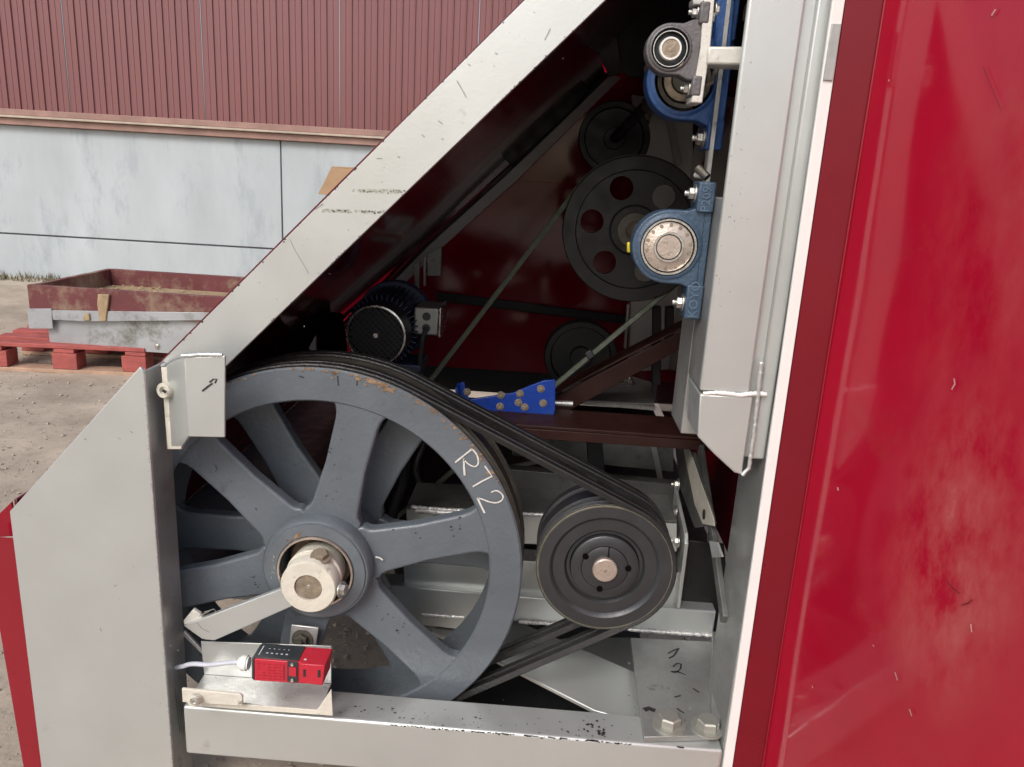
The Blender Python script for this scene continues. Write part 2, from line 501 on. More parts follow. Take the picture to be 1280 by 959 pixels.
wbox('sill_trim', uj - 5, uj + 7, ZT + 0.002, ZT + 0.055, -0.1, 0.055, 'trim', clad)
wbox('sill_ledge', uj - 5, uj + 7, ZT + 0.057, ZT + 0.075, -0.1, 0.085, 'trimpale', clad)
wbox('sill_flashing', uj - 5, uj + 7, ZT + 0.077, ZT + 0.125, -0.1, 0.045, 'trim', clad)
# weeds at the foot of the wall
b = MB()
for i in range(500):
    u_ = random.uniform(-0.2, 2.2); d = random.uniform(0.02, 0.25)
    p = wp(u_, 0, d); h = random.uniform(0.015, 0.06) * (1.4 - u_ * 0.3)
    q = p + V((random.uniform(-.03, .03), random.uniform(-.03, .03), h)); w_ = V((0.006, 0, 0))
    k = len(b.v); b.v += [p - w_, p + w_, q]; b.f.append((k, k + 1, k + 2))
tag(b.build('weeds', 'weed'), 'dry dark weeds along the foot of the concrete wall', 'weeds', None, 'stuff')

# ================================================================== PALLET AND TRAY
pa = PZ(0, 464, 0); pb_ = PZ(170, 471, 0)
pd = (pb_ - pa); pd.z = 0; pd.normalize(); pn = V((-pd.y, pd.x, 0))   # into depth
P0 = PZ(82, 467, 0) - pd * 0.40
pal = thing('pallet', P0, 'red painted wooden pallet under the steel tray', 'pallet')


def pbox(o0, du, dn, z, lu, ln, h, name, m, par, bev=0.003):
    q = o0 + pd * du + pn * dn + V((0, 0, z))
    return MB().prism([q, q + pd * lu, q + pd * lu + V((0, 0, h)), q + V((0, 0, h))], pn * ln).build(name, m, par, bev)


PL = 0.8
for k in range(3): pbox(P0, 0, k * 0.34, 0.0, PL, 0.1, 0.02, 'bottom_board', 'palletwood', pal)
for k in range(3):
    for j in range(3):
        pbox(P0, j * (PL - 0.12) / 2, k * 0.34, 0.022, 0.12, 0.1, 0.082, 'block', 'palletred', pal)
for j in range(3): pbox(P0, j * (PL - 0.1) / 2, 0, 0.106, 0.1, 0.9, 0.02, 'stringer_board', 'palletred', pal)
for k in range(7): pbox(P0, 0, -0.003 + k * 0.14, 0.128, PL + 0.0, 0.082, 0.02, 'top_board', 'palletred', pal)
q = PY(79, 455, PZ(79, 466, 0).y - 0.004)
MB().prism([PY(74, 449, q.y), PY(84, 450, q.y), PY(84, 460, q.y), PY(74, 460, q.y)], (0, 0.003, 0)).build('paper_tag', 'whiteplastic', pal)

trY = pa.y + 0.06
tr = thing('steel_tray', PY(60, 436, trY), 'dusty red and grey steel tray lying on the red pallet', 'tray')
# low grey front wall, red upper rim, left end seen in perspective
def tp(x, y, dn=0.0): return PY(x, y, trY) + V((0, dn, 0))
tdir = V((1, 0.02, 0)).normalized()
zt0 = PY(60, 433, trY).z; zt1 = PY(60, 392, trY).z; zt2 = PY(35, 356, trY).z
xl = PY(34, 360, trY).x; xl2 = PY(58, 420, trY).x; xr = PY(330, 400, trY).x
Dp = 0.72
box('front_wall', (xl2, trY + 0.02, zt0), (xr, trY + 0.026, zt1 + 0.004), 'traygrey', tr)
box('front_rim', (xl, trY, zt1 + 0.006), (xr, trY + 0.03, zt2), 'trayred', tr)
box('end_rim', (xl, trY + 0.032, zt1 + 0.02), (xl + 0.03, trY + Dp, zt2 - 0.003), 'trayred', tr)
box('rear_rim', (xl + 0.032, trY + Dp - 0.03, zt1 - 0.02), (xr, trY + Dp, zt2 - 0.002), 'trayred', tr)
box('tray_floor', (xl + 0.032, trY + 0.032, zt1 + 0.01), (xr, trY + Dp - 0.032, zt1 + 0.045), 'mud', tr)
box('lower_shell', (xl2, trY + 0.03, zt0), (xr, trY + 0.5, zt1), 'traygrey', tr)
plate('corner_plate', [(34, 386), (64, 386), (66, 411), (36, 411)], trY - 0.012, 0.008, 'traygrey', tr)
plate('ledge_strip', [(64, 388), (330, 392), (330, 400), (108, 402), (66, 400)], trY - 0.008, 0.006, 'traygrey', tr)
plate('hinge_plate', [(122, 368), (136, 368), (135, 378), (132, 402), (124, 402), (121, 380)], trY - 0.016, 0.014, 'mud', tr, 0.004)
plate('latch', [(105, 392), (111, 392), (112, 401), (104, 401)], trY - 0.018, 0.01, 'mud', tr, 0.003)
for px_, py_ in ((204, 396), (196, 433)): bolt(PY(px_, py_, trY + 0.018), (0, -1, 0), 0.01, tr, 'steel', 'hex', 'rivet')
b = MB()
for i in range(120):
    x = random.uniform(xl + 0.05, xr); y = trY + 0.05 + (Dp - .1) * random.random() ** 0.6; s_ = random.uniform(0.004, 0.011)
    if x > xl + 0.35 + 0.25 * random.random(): continue
    k = len(b.v)
    for o_ in oct_: b.v.append(V((x, y, zt1 + 0.047 + 0.008 * random.random())) + V((o_.x * s_ * 1.6, o_.y * s_, o_.z * s_ * 0.8)))
    b.f += [tuple(k + t for t in f) for f in of]
o = b.build('mud_clods', 'mud', tr); o['kind'] = 'stuff'
cb = thing('cardboard_box', PY(420, 240, 4.2), 'brown cardboard box showing above the diagonal frame bar', 'box')
cb.location.z = 0
w0 = PY(414, 208, 4.2); w1 = PY(470, 212, 4.2)
MB().box((w0.x, 4.2, 0), (w1.x + 0.5, 4.7, w0.z)).build('box_body', 'card', cb, 0.004)
MB().prism([PY(414, 210, 4.2), PY(398, 242, 4.05), PY(436, 246, 4.05), PY(450, 212, 4.2)], (0, 0.006, -0.002)).build('open_flap', 'card', cb)

# ================================================================== MACHINE FRAME
F = 1.05
XP = -0.570            # left post flange plane
XR = 0.337             # right post
frame = thing('machine_frame', (0, F, 0), 'silver painted welded steel frame with sloping bar around the drive pulleys', 'machine frame')
Zp = lambda x, y: PY(x, y, F).z
# left side panel
zA = 0.801; zB = 0.556
MB().prism([(-0.798, F, 0.03), (XP, F, 0.03), (XP, F, zA - 0.006), (XP - 0.005, F, zA), (-0.797, F, zB)], (0, 0.006, 0)).build('side_panel', 'silver', frame, 0.001)
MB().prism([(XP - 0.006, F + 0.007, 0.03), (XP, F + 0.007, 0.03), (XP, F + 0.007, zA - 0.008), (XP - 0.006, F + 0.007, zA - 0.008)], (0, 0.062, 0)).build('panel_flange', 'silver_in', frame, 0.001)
weld([(XP - 0.001, F + 0.002, z / 100) for z in (4, 20, 40, 60, 79)], 0.0022, frame, 'silver')
# sloping bar
YB = F + 0.07
bp0 = PY(757, 0, YB); bp1 = PY(283, 457, YB); bq0 = PY(655, 0, YB); bq1 = PY(178, 476, YB)
ddir = (bp0 - bp1).normalized()
ext_ = 0.45
plate_pts = [bp1 - ddir * 0.02, bp0 + ddir * ext_, bq0 + ddir * ext_, bq1, PY(200, 500, YB)]
MB().prism(plate_pts, (0, 0.01, 0)).build('sloping_bar', 'silver', frame, 0.001)
# thin red back edge of the bar
nrm_up = V((ddir.z * -1, 0, ddir.x)).normalized()
MB().prism([bq1 + V((0, 0.011, 0)), bq0 + ddir * ext_ + V((0, 0.011, 0)), bq0 + ddir * ext_ + V((0, 0.011, 0)) + nrm_up * 0.004, bq1 + V((0, 0.011, 0)) + nrm_up * 0.004], (0, 0.04, 0)).build('red_edge_strip', 'hoodred', frame)
# cracked filler lines across the bar
for a_, b_ in (((441, 237), (512, 238)), ((404, 262), (480, 264))):
    pa2 = PY(*a_, YB); pb2 = PY(*b_, YB)
    chips('filler_seam', pa2, pb2, (0, -1, 0), (0, 0, -1), 90, 0.0016, 0.0022, 'seam', frame)
    chips('paint_chips', pa2, pb2, (0, -1, 0), (0, 0, -1), 30, 0.002, 0.0012, 'ink', frame, 0.0007)
bn = V((ddir.z, 0, -ddir.x))
if bn.z > 0: bn = -bn
chips('paint_chips', bq1, bq0, (0, -1, 0), bn, 60, 0.0012, 0.0013, 'ink', frame)
chips('paint_chips', bp1, bp0, (0, -1, 0), -bn, 50, 0.0012, 0.0012, 'ink', frame)
chips('paint_chips', bq1 + bn * 0.01, bq0 + bn * 0.01, (0, -1, 0), bn, 36, 0.04, 0.0012, 'scuff', frame, 0.0003)
chips('paint_chips', (XP - 0.001, F, 0.06), (XP - 0.001, F, 0.78), (0, -1, 0), (-1, 0, 0), 70, 0.0008, 0.0010, 'scuff', frame)
chips('paint_chips', (-0.79, F, 0.55), (-0.60, F, 0.2), (0, -1, 0), (1, 0, 0.5), 40, 0.08, 0.0010, 'scuff', frame, 0.0003)
chips('paint_chips', (-0.20, F, 0.229 - 0.001), (0.19, F, 0.229 - 0.001), (0, -1, 0), (0, 0, -1), 110, 0.0012, 0.0020, 'ink', frame)
chips('bare_scrapes', (-0.30, F + 0.01, 0.229), (0.05, F + 0.01, 0.229), (0, 0, 1), (0, 1, 0), 60, 0.03, 0.0018, 'silver_edge', frame)
chips('paint_chips', (-0.30, F + 0.005, 0.229), (0.2, F + 0.005, 0.229), (0, 0, 1), (0, 1, 0), 90, 0.02, 0.0018, 'ink', frame, 0.0007)
chips('paint_chips', (0.137, F + 0.012, 0.229), (0.15, F + 0.012, 0.229), (0, 0, 1), (0, 1, 0), 26, 0.008, 0.0028, 'ink', frame, 0.0009)
chips('paint_chips', (0.19, F + 0.05, 0.240), (0.31, F + 0.08, 0.240), (0, 0, 1), (0, 1, 0), 40, 0.06, 0.0020, 'scuff', frame, 0.0007)
chips('paint_chips', (0.231, F + 0.011, 0.9), (0.232, F + 0.011, 1.3), (0, -1, 0), (1, 0, 0), 50, 0.012, 0.0010, 'scuff', frame)
stroke('hairline_crack', [PY(x, y, YB) for x, y in ((362, 298), (368, 312), (378, 328), (386, 342))], 0.0008, 'scuff', frame)
for pts in ([(571, 101), (577, 111), (583, 122)], [(681, 50), (685, 42), (688, 36)], [(527, 168), (531, 172)], [(548, 151), (553, 155)], [(585, 80), (588, 82)], [(497, 196), (500, 197)], [(619, 66), (622, 68)],
            [(394, 262), (399, 258), (404, 255)], [(471, 198), (478, 198)]):
    stroke('scratch', [PY(x, y, YB) for x, y in pts], 0.0014, 'scuff', frame)
for pts in ([(125, 785), (127, 789)], [(148, 547), (151, 549)], [(163, 539), (166, 541)], [(105, 548), (108, 550)], [(143, 733), (146, 731)]):
    stroke('scratch', [PY(x, y, F) for x, y in pts], 0.0014, 'scuff', frame)
# felt pen scribbles on the flange
for k in range(6):
    x0 = 218 + k * 3
    stroke('pen_scribble', [PX(x0, 860 + k * 7, XP), PX(x0 + 3, 885 + k * 6, XP), PX(x0 + 6, 915 + k * 2, XP)], 0.0012, 'ink', frame, (1, 0, 0))
# bottom front beam
BX0, BX1, BZ0, BZ1, BY1 = -0.545, 0.297, 0.136, 0.229, F + 0.07
MB().box((BX0, F, BZ0), (XR - 0.002, BY1, BZ1)).build('bottom_beam', 'silver', frame, 0.0045, bseg=3)
for x in (602, 632, 660, 668, 690, 705, 740, 741, 744, 738, 595, 851):
    yy = 915 + (x - 602) * 0.075
    stroke('paint_chip', [PY(x - 5, yy - 1, F), PY(x, yy, F), PY(x + 4, yy + 0.5, F)], random.uniform(0.0015, 0.004), 'ink', frame, lift=0.0012)
for k in range(9):
    p = PZ(736 + random.uniform(-8, 12), 908 + random.uniform(-6, 9), BZ1)
    stroke('paint_chip', [p, p + V((0.003, 0.002, 0))], 0.004, 'ink', frame, (0, 0, 1), 0.001)
# right post: grey inner side, pale outer flange
fxl = lambda z: 0.3335 - 0.0085 * (z - 0.77)
MB().prism([(fxl(0.03), F, 0.03), (fxl(0.03) + 0.0155, F, 0.03), (fxl(1.75) + 0.0145, F, 1.75), (fxl(1.75), F, 1.75)], (0, 0.006, 0)).build('outer_flange', 'white_edge', frame, 0.001)
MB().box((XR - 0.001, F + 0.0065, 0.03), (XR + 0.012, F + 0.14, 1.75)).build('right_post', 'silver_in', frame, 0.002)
# window in the flange at top
MB().box((XR - 0.006, F - 0.003, 1.235), (XR + 0.0055, F - 0.0005, 1.30)).build('flange_patch', 'silver_in', frame, 0.0005)
# column
YC = F + 0.011
cl = 0.229; CXR = 0.300
zw = PY(905, 491, YC).z
MB().box((cl, YC, zw), (CXR, YC + 0.010, 1.75)).build('column_plate', 'silver', frame, 0.004, bseg=3)
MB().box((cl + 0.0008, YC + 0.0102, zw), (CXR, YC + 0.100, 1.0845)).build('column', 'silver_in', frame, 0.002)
MB().box((CXR - 0.004, YC + 0.012, 0.72), (CXR + 0.0165, YC + 0.09, 1.75)).build('column_step', 'silver', frame, 0.002)
MB().box((CXR + 0.0155, YC + 0.005, 0.72), (CXR + 0.0355, YC + 0.09, 1.75)).build('column_rib', 'silver', frame, 0.003)
cpts = [(875, 493), (947, 497), (933, 594), (918, 591), (893, 568), (872, 546)]
cp = [PY(x, y, YC - 0.003) for x, y in cpts]
cp[1].x = cp[2].x = CXR + 0.004
MB().prism(cp, (0, 0.09, 0)).build('column_foot', 'silver', frame, 0.002)
weld([PY(x, y, YC - 0.002) for x, y in ((879, 492), (900, 491), (925, 494), (946, 492), (958, 493))], 0.0032, frame, 'white_edge')
weld([PY(x, y, YC - 0.003) for x, y in ((952, 452), (949, 480), (946, 510), (942, 545), (936, 585), (928, 594))], 0.0032, frame, 'silver')
# mounting plate behind the column (carries the bearings)
px0 = PY(903, 250, YC + 0.02)
MB().box((cl + 0.0005, YC + 0.101, 0.72), (cl + 0.03, YC + 0.20, 1.07)).build('bearing_plate', 'silver_in', frame, 0.002)
MB().box((cl - 0.004, YC + 0.115, 1.075), (cl + 0.002, YC + 0.119, 1.7)).build('edge_strip', 'silver_edge', frame, 0.0005)
MB().box((cl + 0.003, YC + 0.16, 1.075), (cl + 0.006, YC + 0.18, 1.7)).build('support_rib', 'silver_edge', frame, 0.0005)
# gusset plate bolted to the beam
gz = 0.240
GY = PZ(890, 799, gz).y
gx0 = PZ(795, 860, gz).x
MB().prism([PZ(788, 797, gz), PZ(893, 802, gz), V((XR - 0.02, F + 0.02, gz)), V((gx0, F + 0.004, gz))], (0, 0, -0.010)).build('gusset_plate', 'silver_in', frame, 0.001)
MB().prism([PZ(889, 797, gz) + V((0, 0, .001)), PZ(900, 800, gz) + V((0, 0, .001)), V((XR - 0.004, F + 0.03, gz + .001)), V((XR - 0.018, F + 0.03, gz + .001))], (0, 0, 0.014)).build('gusset_lip', 'silver_in', frame, 0.002)
for x, y in ((836, 906), (884, 910)):
    bolt(PZ(x, y, gz), (0, 0, 1), 0.0185, frame, 'yzinc')
stroke('marker_digit', [PZ(x, y, gz) for x, y in smoothline([(835, 817), (843, 813), (849, 811), (847, 813), (842, 820), (836, 823)], 3)], 0.003, 'ink', frame, (0, 0, 1))
stroke('marker_digit', [PZ(x, y, gz) for x, y in smoothline([(841, 834), (846, 830), (851, 831), (850, 837), (844, 841), (839, 840), (846, 840), (857, 844)], 4)], 0.003, 'ink', frame, (0, 0, 1))
stroke('paint_chip', [PZ(805, 888, gz), PZ(811, 886, gz), PZ(819, 889, gz)], 0.012, 'ink', frame, (0, 0, 1))
for pts in ([(843, 872), (851, 870)], [(846, 886), (855, 892)], [(866, 861), (874, 866)]):
    stroke('paint_chip', [PZ(x, y, gz) for x, y in pts], 0.003, 'ink', frame, (0, 0, 1))
# rear lengthwise beam
YL = GY + 0.004
zl = PY(800, 757, YL).z
zwl = PY(675, 776, YL).z
MB().box((-0.62, YL, zwl - 0.006), (PY(893, 780, YL).x, YL + 0.05, zl)).build('lengthwise_beam', 'silver', frame, 0.003)
for a_, b_ in ((527, 580), (648, 704), (785, 893)):
    weld([PY(a_, 768 + (a_ - 527) * 0.072, YL - 0.002), PY(b_, 768 + (b_ - 527) * 0.072, YL - 0.002)], 0.0045, frame)
# flat braces lying between the beams
bz = 0.205
zplate('flat_brace', [(560, 740), (690, 795), (800, 843), (806, 905), (743, 888), (622, 826), (540, 790)], bz, 0.008, 'silver', frame)
zplate('cross_plate', [(715, 797), (787, 797), (800, 850), (745, 830), (690, 800)], bz - 0.02, 0.008, 'silver_in', frame)
zplate('floor_shade_sheet', [(600, 770), (800, 790), (810, 925), (560, 905), (520, 860)], 0.10, 0.004, 'black', frame)  # black sheet standing in for deep shade on the ground below the braces
# mount box for the small pulley shaft
YM = YL + 0.015
mb = [(505, 628), (845, 652), (856, 674), (850, 688), (700, 676), (505, 664)]
MB().prism([PY(x, y, YM) for x, y in ((508, 637), (846, 655), (846, 690), (508, 672))], (0, 0.006, 0)).build('mount_face', 'silver', frame, 0.001)
MB().prism([PY(508, 636, YM), PY(846, 654, YM), PY(846, 654, YM) + V((0, 0.12, 0)), PY(508, 636, YM) + V((0, 0.12, 0))], (0, 0, 0.006)).build('mount_top', 'shadegrey', frame, 0.001)
weld([PY(520, 638, YM - 0.004), PY(560, 641, YM - 0.004), PY(590, 642, YM - 0.004)], 0.006, frame)
weld([PY(514, 634, YM - 0.002), PY(600, 640, YM - 0.002), PY(700, 645, YM - 0.002)], 0.0042, frame)
MB().prism([PY(x, y, YM + 0.002) for x, y in ((505, 690), (850, 716), (850, 760), (505, 738))], (0, 0.006, 0)).build('lower_face', 'silver', frame, 0.001)
# upright plate edge at the right end of the mount, with three bolts
XU = PY(852, 700, YM - 0.02).x
zu0 = PY(845, 757, YM - 0.02).z; zu1 = PY(858, 668, YM - 0.02).z
MB().prism([V((XU, YM - 0.03, zu0)), V((XU, YM - 0.03, zu1 - 0.015)), V((XU, YM - 0.015, zu1)), V((XU, YM + 0.13, zu1 + 0.03)), V((XU, YM + 0.13, zu0))], (0.007, 0, 0)).build('mount_end_plate', 'silver', frame, 0.001)
for x, y in ((843, 677), (840, 640), (843, 606)):
    bolt(V((XU - 0.001, PX(x + 8, y, XU).y, PX(x + 8, y, XU).z)) if False else PY(x + 5, y, YM + (0.0 if y > 650 else 0.06)), (-1, 0, 0), 0.008, frame, 'steel', 'nut')
# upstand with a slot behind the wheel
plate('upstand', [(557, 700), (568, 700), (568, 733), (573, 737), (553, 736), (557, 732)], YL + 0.03, 0.012, 'silver', frame)
plate('upstand', [(705, 700), (716, 700), (716, 733), (703, 733)], YL + 0.055, 0.012, 'silver', frame)
# raised rail behind, above the mount box (light top seen under the brown channel)
plate('rear_crossbar', [(640, 543), (760, 553), (842, 560), (842, 590), (640, 570)], YM + 0.36, 0.03, 'shadegrey', frame)
plate('rear_crossbar', [(620, 585), (846, 606), (846, 640), (620, 622)], YM + 0.2, 0.03, 'shadegrey', frame)
MB().bar(PY(610, 640, YM + 0.15), PY(700, 590, YM + 0.5), 0.012, 0.012).build('tie_rod', 'silver_in', frame)
MB().bar(PY(620, 588, YM + 0.2), PY(705, 570, YM + 0.45), 0.008, 0.008).build('tie_rod', 'silver_edge', frame)
MB().bar(PY(742, 545, YM + 0.25), PY(752, 655, YM + 0.25), 0.035, 0.03, (0, 1, 0)).build('black_upright', 'black', frame, 0.002)
MB().bar(PY(815, 550, YM + 0.3), PY(830, 620, YM + 0.3), 0.012, 0.012, (0, 1, 0)).build('tie_rod', 'silver_in', frame)
MB().bar(PY(820, 420, YM + 0.35), PY(820, 480, YM + 0.35), 0.02, 0.02, (0, 1, 0)).build('black_upright', 'black', frame, 0.002)
# right hand inner side plates leaning back towards the post
XS = 0.285


def sideplate(name, px, X, th, m):
    return MB().prism([PX(x, y, X) for x, y in px], (th, 0, 0)).build(name, m, frame, 0.001)


MB().bar(PX(876, 560, 0.322), PX(906, 775, 0.322), 0.010, 0.022, (0, 1, 0)).build('inner_rail', 'shadegrey', frame, 0.002)
sideplate('inner_side_plate', [(843, 553), (868, 565), (890, 640), (893, 655), (868, 660), (850, 610)], 0.315, 0.004, 'shadegrey')
sideplate('inner_web', [(853, 556), (862, 562), (892, 648), (893, 658), (878, 655), (868, 630)], 0.313, 0.0012, 'cream')
plate('dark_closing_plate', [(855, 675), (905, 680), (915, 790), (850, 790)], YL + 0.03, 0.004, 'blacksteel', frame)
sideplate('inner_foot', [(886, 676), (896, 678), (902, 696), (890, 697)], 0.30, 0.004, 'silver')
for x, y in ((880, 643), (886, 672)):
    MB().lathe(PX(x, y, 0.312), [(0, -0.001), (0.009, -0.001), (0.009, 0.0005)], 18, 'X').build('slot_hole', 'ink', frame)
# far side structure of the machine
YF = 2.45
far = [((790, 105), (868, 112), (868, 250), (838, 250), (812, 240)), ((812, 240), (868, 240), (868, 520), (788, 520), (788, 380))]
plate('far_column', [(822, 118), (866, 112), (868, 460), (786, 465), (790, 300), (800, 190)], YF, 0.05, 'silver', frame)
MB().bar(PY(834, 132, YF - 0.02), PY(848, 205, YF - 0.02), 0.02, 0.02, (0, 1, 0)).build('far_rib', 'white_edge', frame, 0.002)
plate('far_bracket', [(790, 118), (812, 122), (812, 150), (793, 145)], YF - 0.05, 0.03, 'white_edge', frame)
plate('far_edge_strip', [(784, 381), (787, 381), (783, 436), (780, 436)], YF - 0.06, 0.02, 'white_edge', frame)
plate('far_hanger', [(518, 330), (524, 328), (524, 360), (518, 362)], YF - 0.1, 0.02, 'silver_in', frame)
plate('far_hanger', [(529, 322), (532, 320), (532, 358), (529, 358)], YF - 0.1, 0.02, 'silver_edge', frame)
plate('far_gusset', [(534, 318), (552, 308), (551, 345), (534, 345)], YF - 0.08, 0.02, 'silver_in', frame)
# shelf tray below the brown diagonal
sz = PY(760, 498, 1.75).z
zplate('shelf', [(700, 499), (818, 505), (815, 478), (790, 470), (705, 480)], sz, 0.004, 'silver_in', frame)
MB().bar(PY(698, 500, 1.748), PY(819, 510, 1.748), 0.006, 0.012, (0, 0, 1)).build('shelf_edge', 'silver_edge', frame, 0.001)
for x, y in ((786, 478), (781, 476), (852, 458), (856, 466)):
    bolt(PY(x, y, 1.74), (0, -0.3, 1), 0.010, frame, 'steel', 'nut')
plate('black_hanger', [(817, 385), (827, 384), (826, 480), (816, 480)], 1.86, 0.03, 'black', frame)
plate('black_hanger', [(833, 385), (843, 384), (842, 440), (832, 440)], 1.86, 0.03, 'black', frame)
plate('bolt_tab', [(862, 460), (867, 460), (865, 485), (861, 485)], 1.45, 0.01, 'silver_in', frame)
plate('side_angle', [(866, 462), (880, 490), (878, 520), (872, 545), (865, 520), (862, 480)], YC + 0.10, 0.05, 'silver_in', frame)

# lower inner frame seen through the wheel
plate('inner_face', [(470, 730), (600, 742), (600, 790), (470, 775)], YL - 0.004, 0.003, 'silver', frame)

# ================================================================== BROWN CHANNELS
Yb = 1.42
zb = PY(780, 540, Yb).z
ch = thing('brown_channel', (0.1, Yb, zb), 'brown red painted channel beam crossing behind the belts', 'beam')
yb2 = PZ(780, 517, zb).y
xb0 = PY(560, 520, Yb).x; xb1 = PY(905, 550, Yb).x
MB().box((xb0, Yb, zb - 0.006), (xb1, yb2, zb)).build('top_flange', 'brownred', ch, 0.001)
MB().box((xb0, Yb - 0.002, zb - 0.026), (xb1, Yb + 0.005, zb - 0.0065)).build('front_lip', 'brownred', ch, 0.001)
dg = thing('diagonal_channel', PY(760, 470, 1.62), 'dark brown red bar rising to the right above the brown channel', 'beam')
MB().prism([PY(x, y, 1.62) for x, y in ((690, 498), (860, 410), (862, 430), (700, 520), (690, 519))], (0, 0.006, 0)).build('bar_web', 'brownred', dg, 0.001)
MB().prism([PY(x, y, 1.62) for x, y in ((690, 495), (860, 408))] + [PY(860, 408, 1.62) + V((0, .06, 0)), PY(690, 495, 1.62) + V((0, .06, 0))], (0, 0, 0.005)).build('bar_flange', 'brownred', dg, 0.001)

# ================================================================== HOOD (dark red sloping underside)
hn = nrm_up.copy()
if hn.z < 0: hn = -hn
hood = thing('hood', bp1 + V((0, 0.1, 0)), 'glossy dark red sloping hood sheet behind the silver bar', 'hood')
off = hn * 0.006
Yrail = PN(640, 224, bp1, hn).y
lo_ = bp1 - ddir * 0.36 + off; hi_ = bp0 + ddir * 0.5 + off
HY0 = YB + 0.012; HY1 = 2.62
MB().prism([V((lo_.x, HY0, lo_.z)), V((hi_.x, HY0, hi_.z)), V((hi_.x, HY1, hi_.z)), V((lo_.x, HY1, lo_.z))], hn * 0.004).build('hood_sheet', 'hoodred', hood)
MB().box((-0.797, F + 0.012, 0.36), (-0.792, HY1, lo_.z + 0.03)).build('end_light_stop', 'hoodred', hood, 0.001)  # added sheet closing the left end to keep daylight out of the interior
MB().box((-0.797, 1.3, 0.325), (-0.792, HY1, 0.359)).build('lower_light_stop', 'hoodred', hood, 0.001)  # added strip below it, stopping the light leak at the left
# folded rails under the sheet running along its slope
def rail(name, px, py, d, w, h, m, s0=-0.12, s1=None):
    p = PN(px, py, bp1 - hn * d, hn)
    q0 = p + ddir * ((bp1 - p).dot(ddir) + s0)
    q1 = p + ddir * ((bp0 - p).dot(ddir) + (s1 if s1 is not None else 0.45))
    MB().bar(q0, q1, w, h, hn).build(name, m, hood, 0.002)
    return p


plate('edge_rail', [(777, 97), (641, 230), (545, 316), (440, 418), (432, 414), (536, 307), (631, 221), (763, 94)], 2.60, 0.03, 'white_edge', hood)
plate('shade_plate', [(180, 470), (300, 430), (395, 388), (428, 392), (440, 480), (300, 520), (180, 520)], 1.95, 0.004, 'void', hood)  # added black plate that paints the shade left of the motor
plate('rail_groove', [(763, 93), (631, 220), (536, 306), (431, 413), (428, 411), (533, 303), (628, 216), (758, 90)], 2.585, 0.04, 'black', hood)
plate('folded_rail', [(757, 90), (627, 215), (532, 302), (427, 410), (424, 408), (528, 299), (623, 211), (752, 86)], 2.55, 0.05, 'hoodred', hood)
plate('black_seal', [(750, 86), (622, 210), (527, 298), (420, 408), (412, 404), (516, 292), (611, 203), (738, 78)], 2.57, 0.06, 'blacksteel', hood)
plate('folded_rail', [(735, 80), (610, 202), (515, 291), (408, 404), (404, 402), (510, 287), (604, 199), (728, 76)], 2.50, 0.05, 'black', hood)
plate('seal_cover', [(722, 96), (738, 112), (712, 142), (640, 208), (630, 198), (700, 128)], 2.42, 0.02, 'blacksteel', hood, 0.004)
# closing walls of the hood, up high and to the right
enc = thing('rear_panel', (0, 2.66, 0), 'dark glossy red rear panel seen through the machine', 'panel')
pj = PY(640, 226, 2.66).z
def hx(z): return bp1.x + (z - bp1.z) * ddir.x / ddir.z - 0.03


def rsheet(name, y, z0, z1, m):
    MB().prism([(hx(z0), y, z0), (0.75, y, z0), (0.75, y, z1), (hx(z1), y, z1)], (0, 0.01, 0)).build(name, m, enc, 0.001)


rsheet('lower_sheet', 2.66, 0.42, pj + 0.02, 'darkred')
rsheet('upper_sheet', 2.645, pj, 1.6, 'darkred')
rsheet('rear_light_stop', 2.70, 0.325, 0.46, 'black')  # added black sheet so the interior is not lit from behind
tray = thing('shade_tray', (-0.3, 1.5, 0.33), 'black sheet tray added behind the large wheel to keep its openings dark', 'tray')  # added black tray, shaped so the wheel's left openings stay dark
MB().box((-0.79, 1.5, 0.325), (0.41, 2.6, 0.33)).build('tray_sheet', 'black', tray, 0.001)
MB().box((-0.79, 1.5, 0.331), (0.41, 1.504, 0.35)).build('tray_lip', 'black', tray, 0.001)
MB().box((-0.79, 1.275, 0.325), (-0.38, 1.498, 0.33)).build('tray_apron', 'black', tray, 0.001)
MB().bar(PY(545, 370, 2.64), PY(800, 402, 2.64), 0.02, 0.03).build('rear_stiffener', 'black', enc, 0.002)
top = thing('inner_housing', (0.2, 1.4, 1.5), 'black and dark red inner housing above the bearings at the top', 'housing')
MB().prism([PY(770, -160, 1.9), PY(1000, -160, 1.9), PY(930, 100, 1.9), PY(786, 96, 1.9), PY(770, 80, 1.9)], (0, 0.01, 0)).build('housing_back', 'black', top, 0.001)
MB().box((0.1, 1.15, 1.66), (1.0, 2.6, 1.67)).build('housing_roof', 'black', top, 0.001)
MB().prism([PY(745, 58, 1.88), PY(770, 40, 1.86), PY(778, 92, 1.9), PY(762, 96, 1.9)], (0, 0.01, 0)).build('corner_plate', 'black', top, 0.001)
MB().box((0.42, 1.14, 0.36), (0.43, 2.64, 1.75)).build('housing_side', 'darkred', top, 0.001)

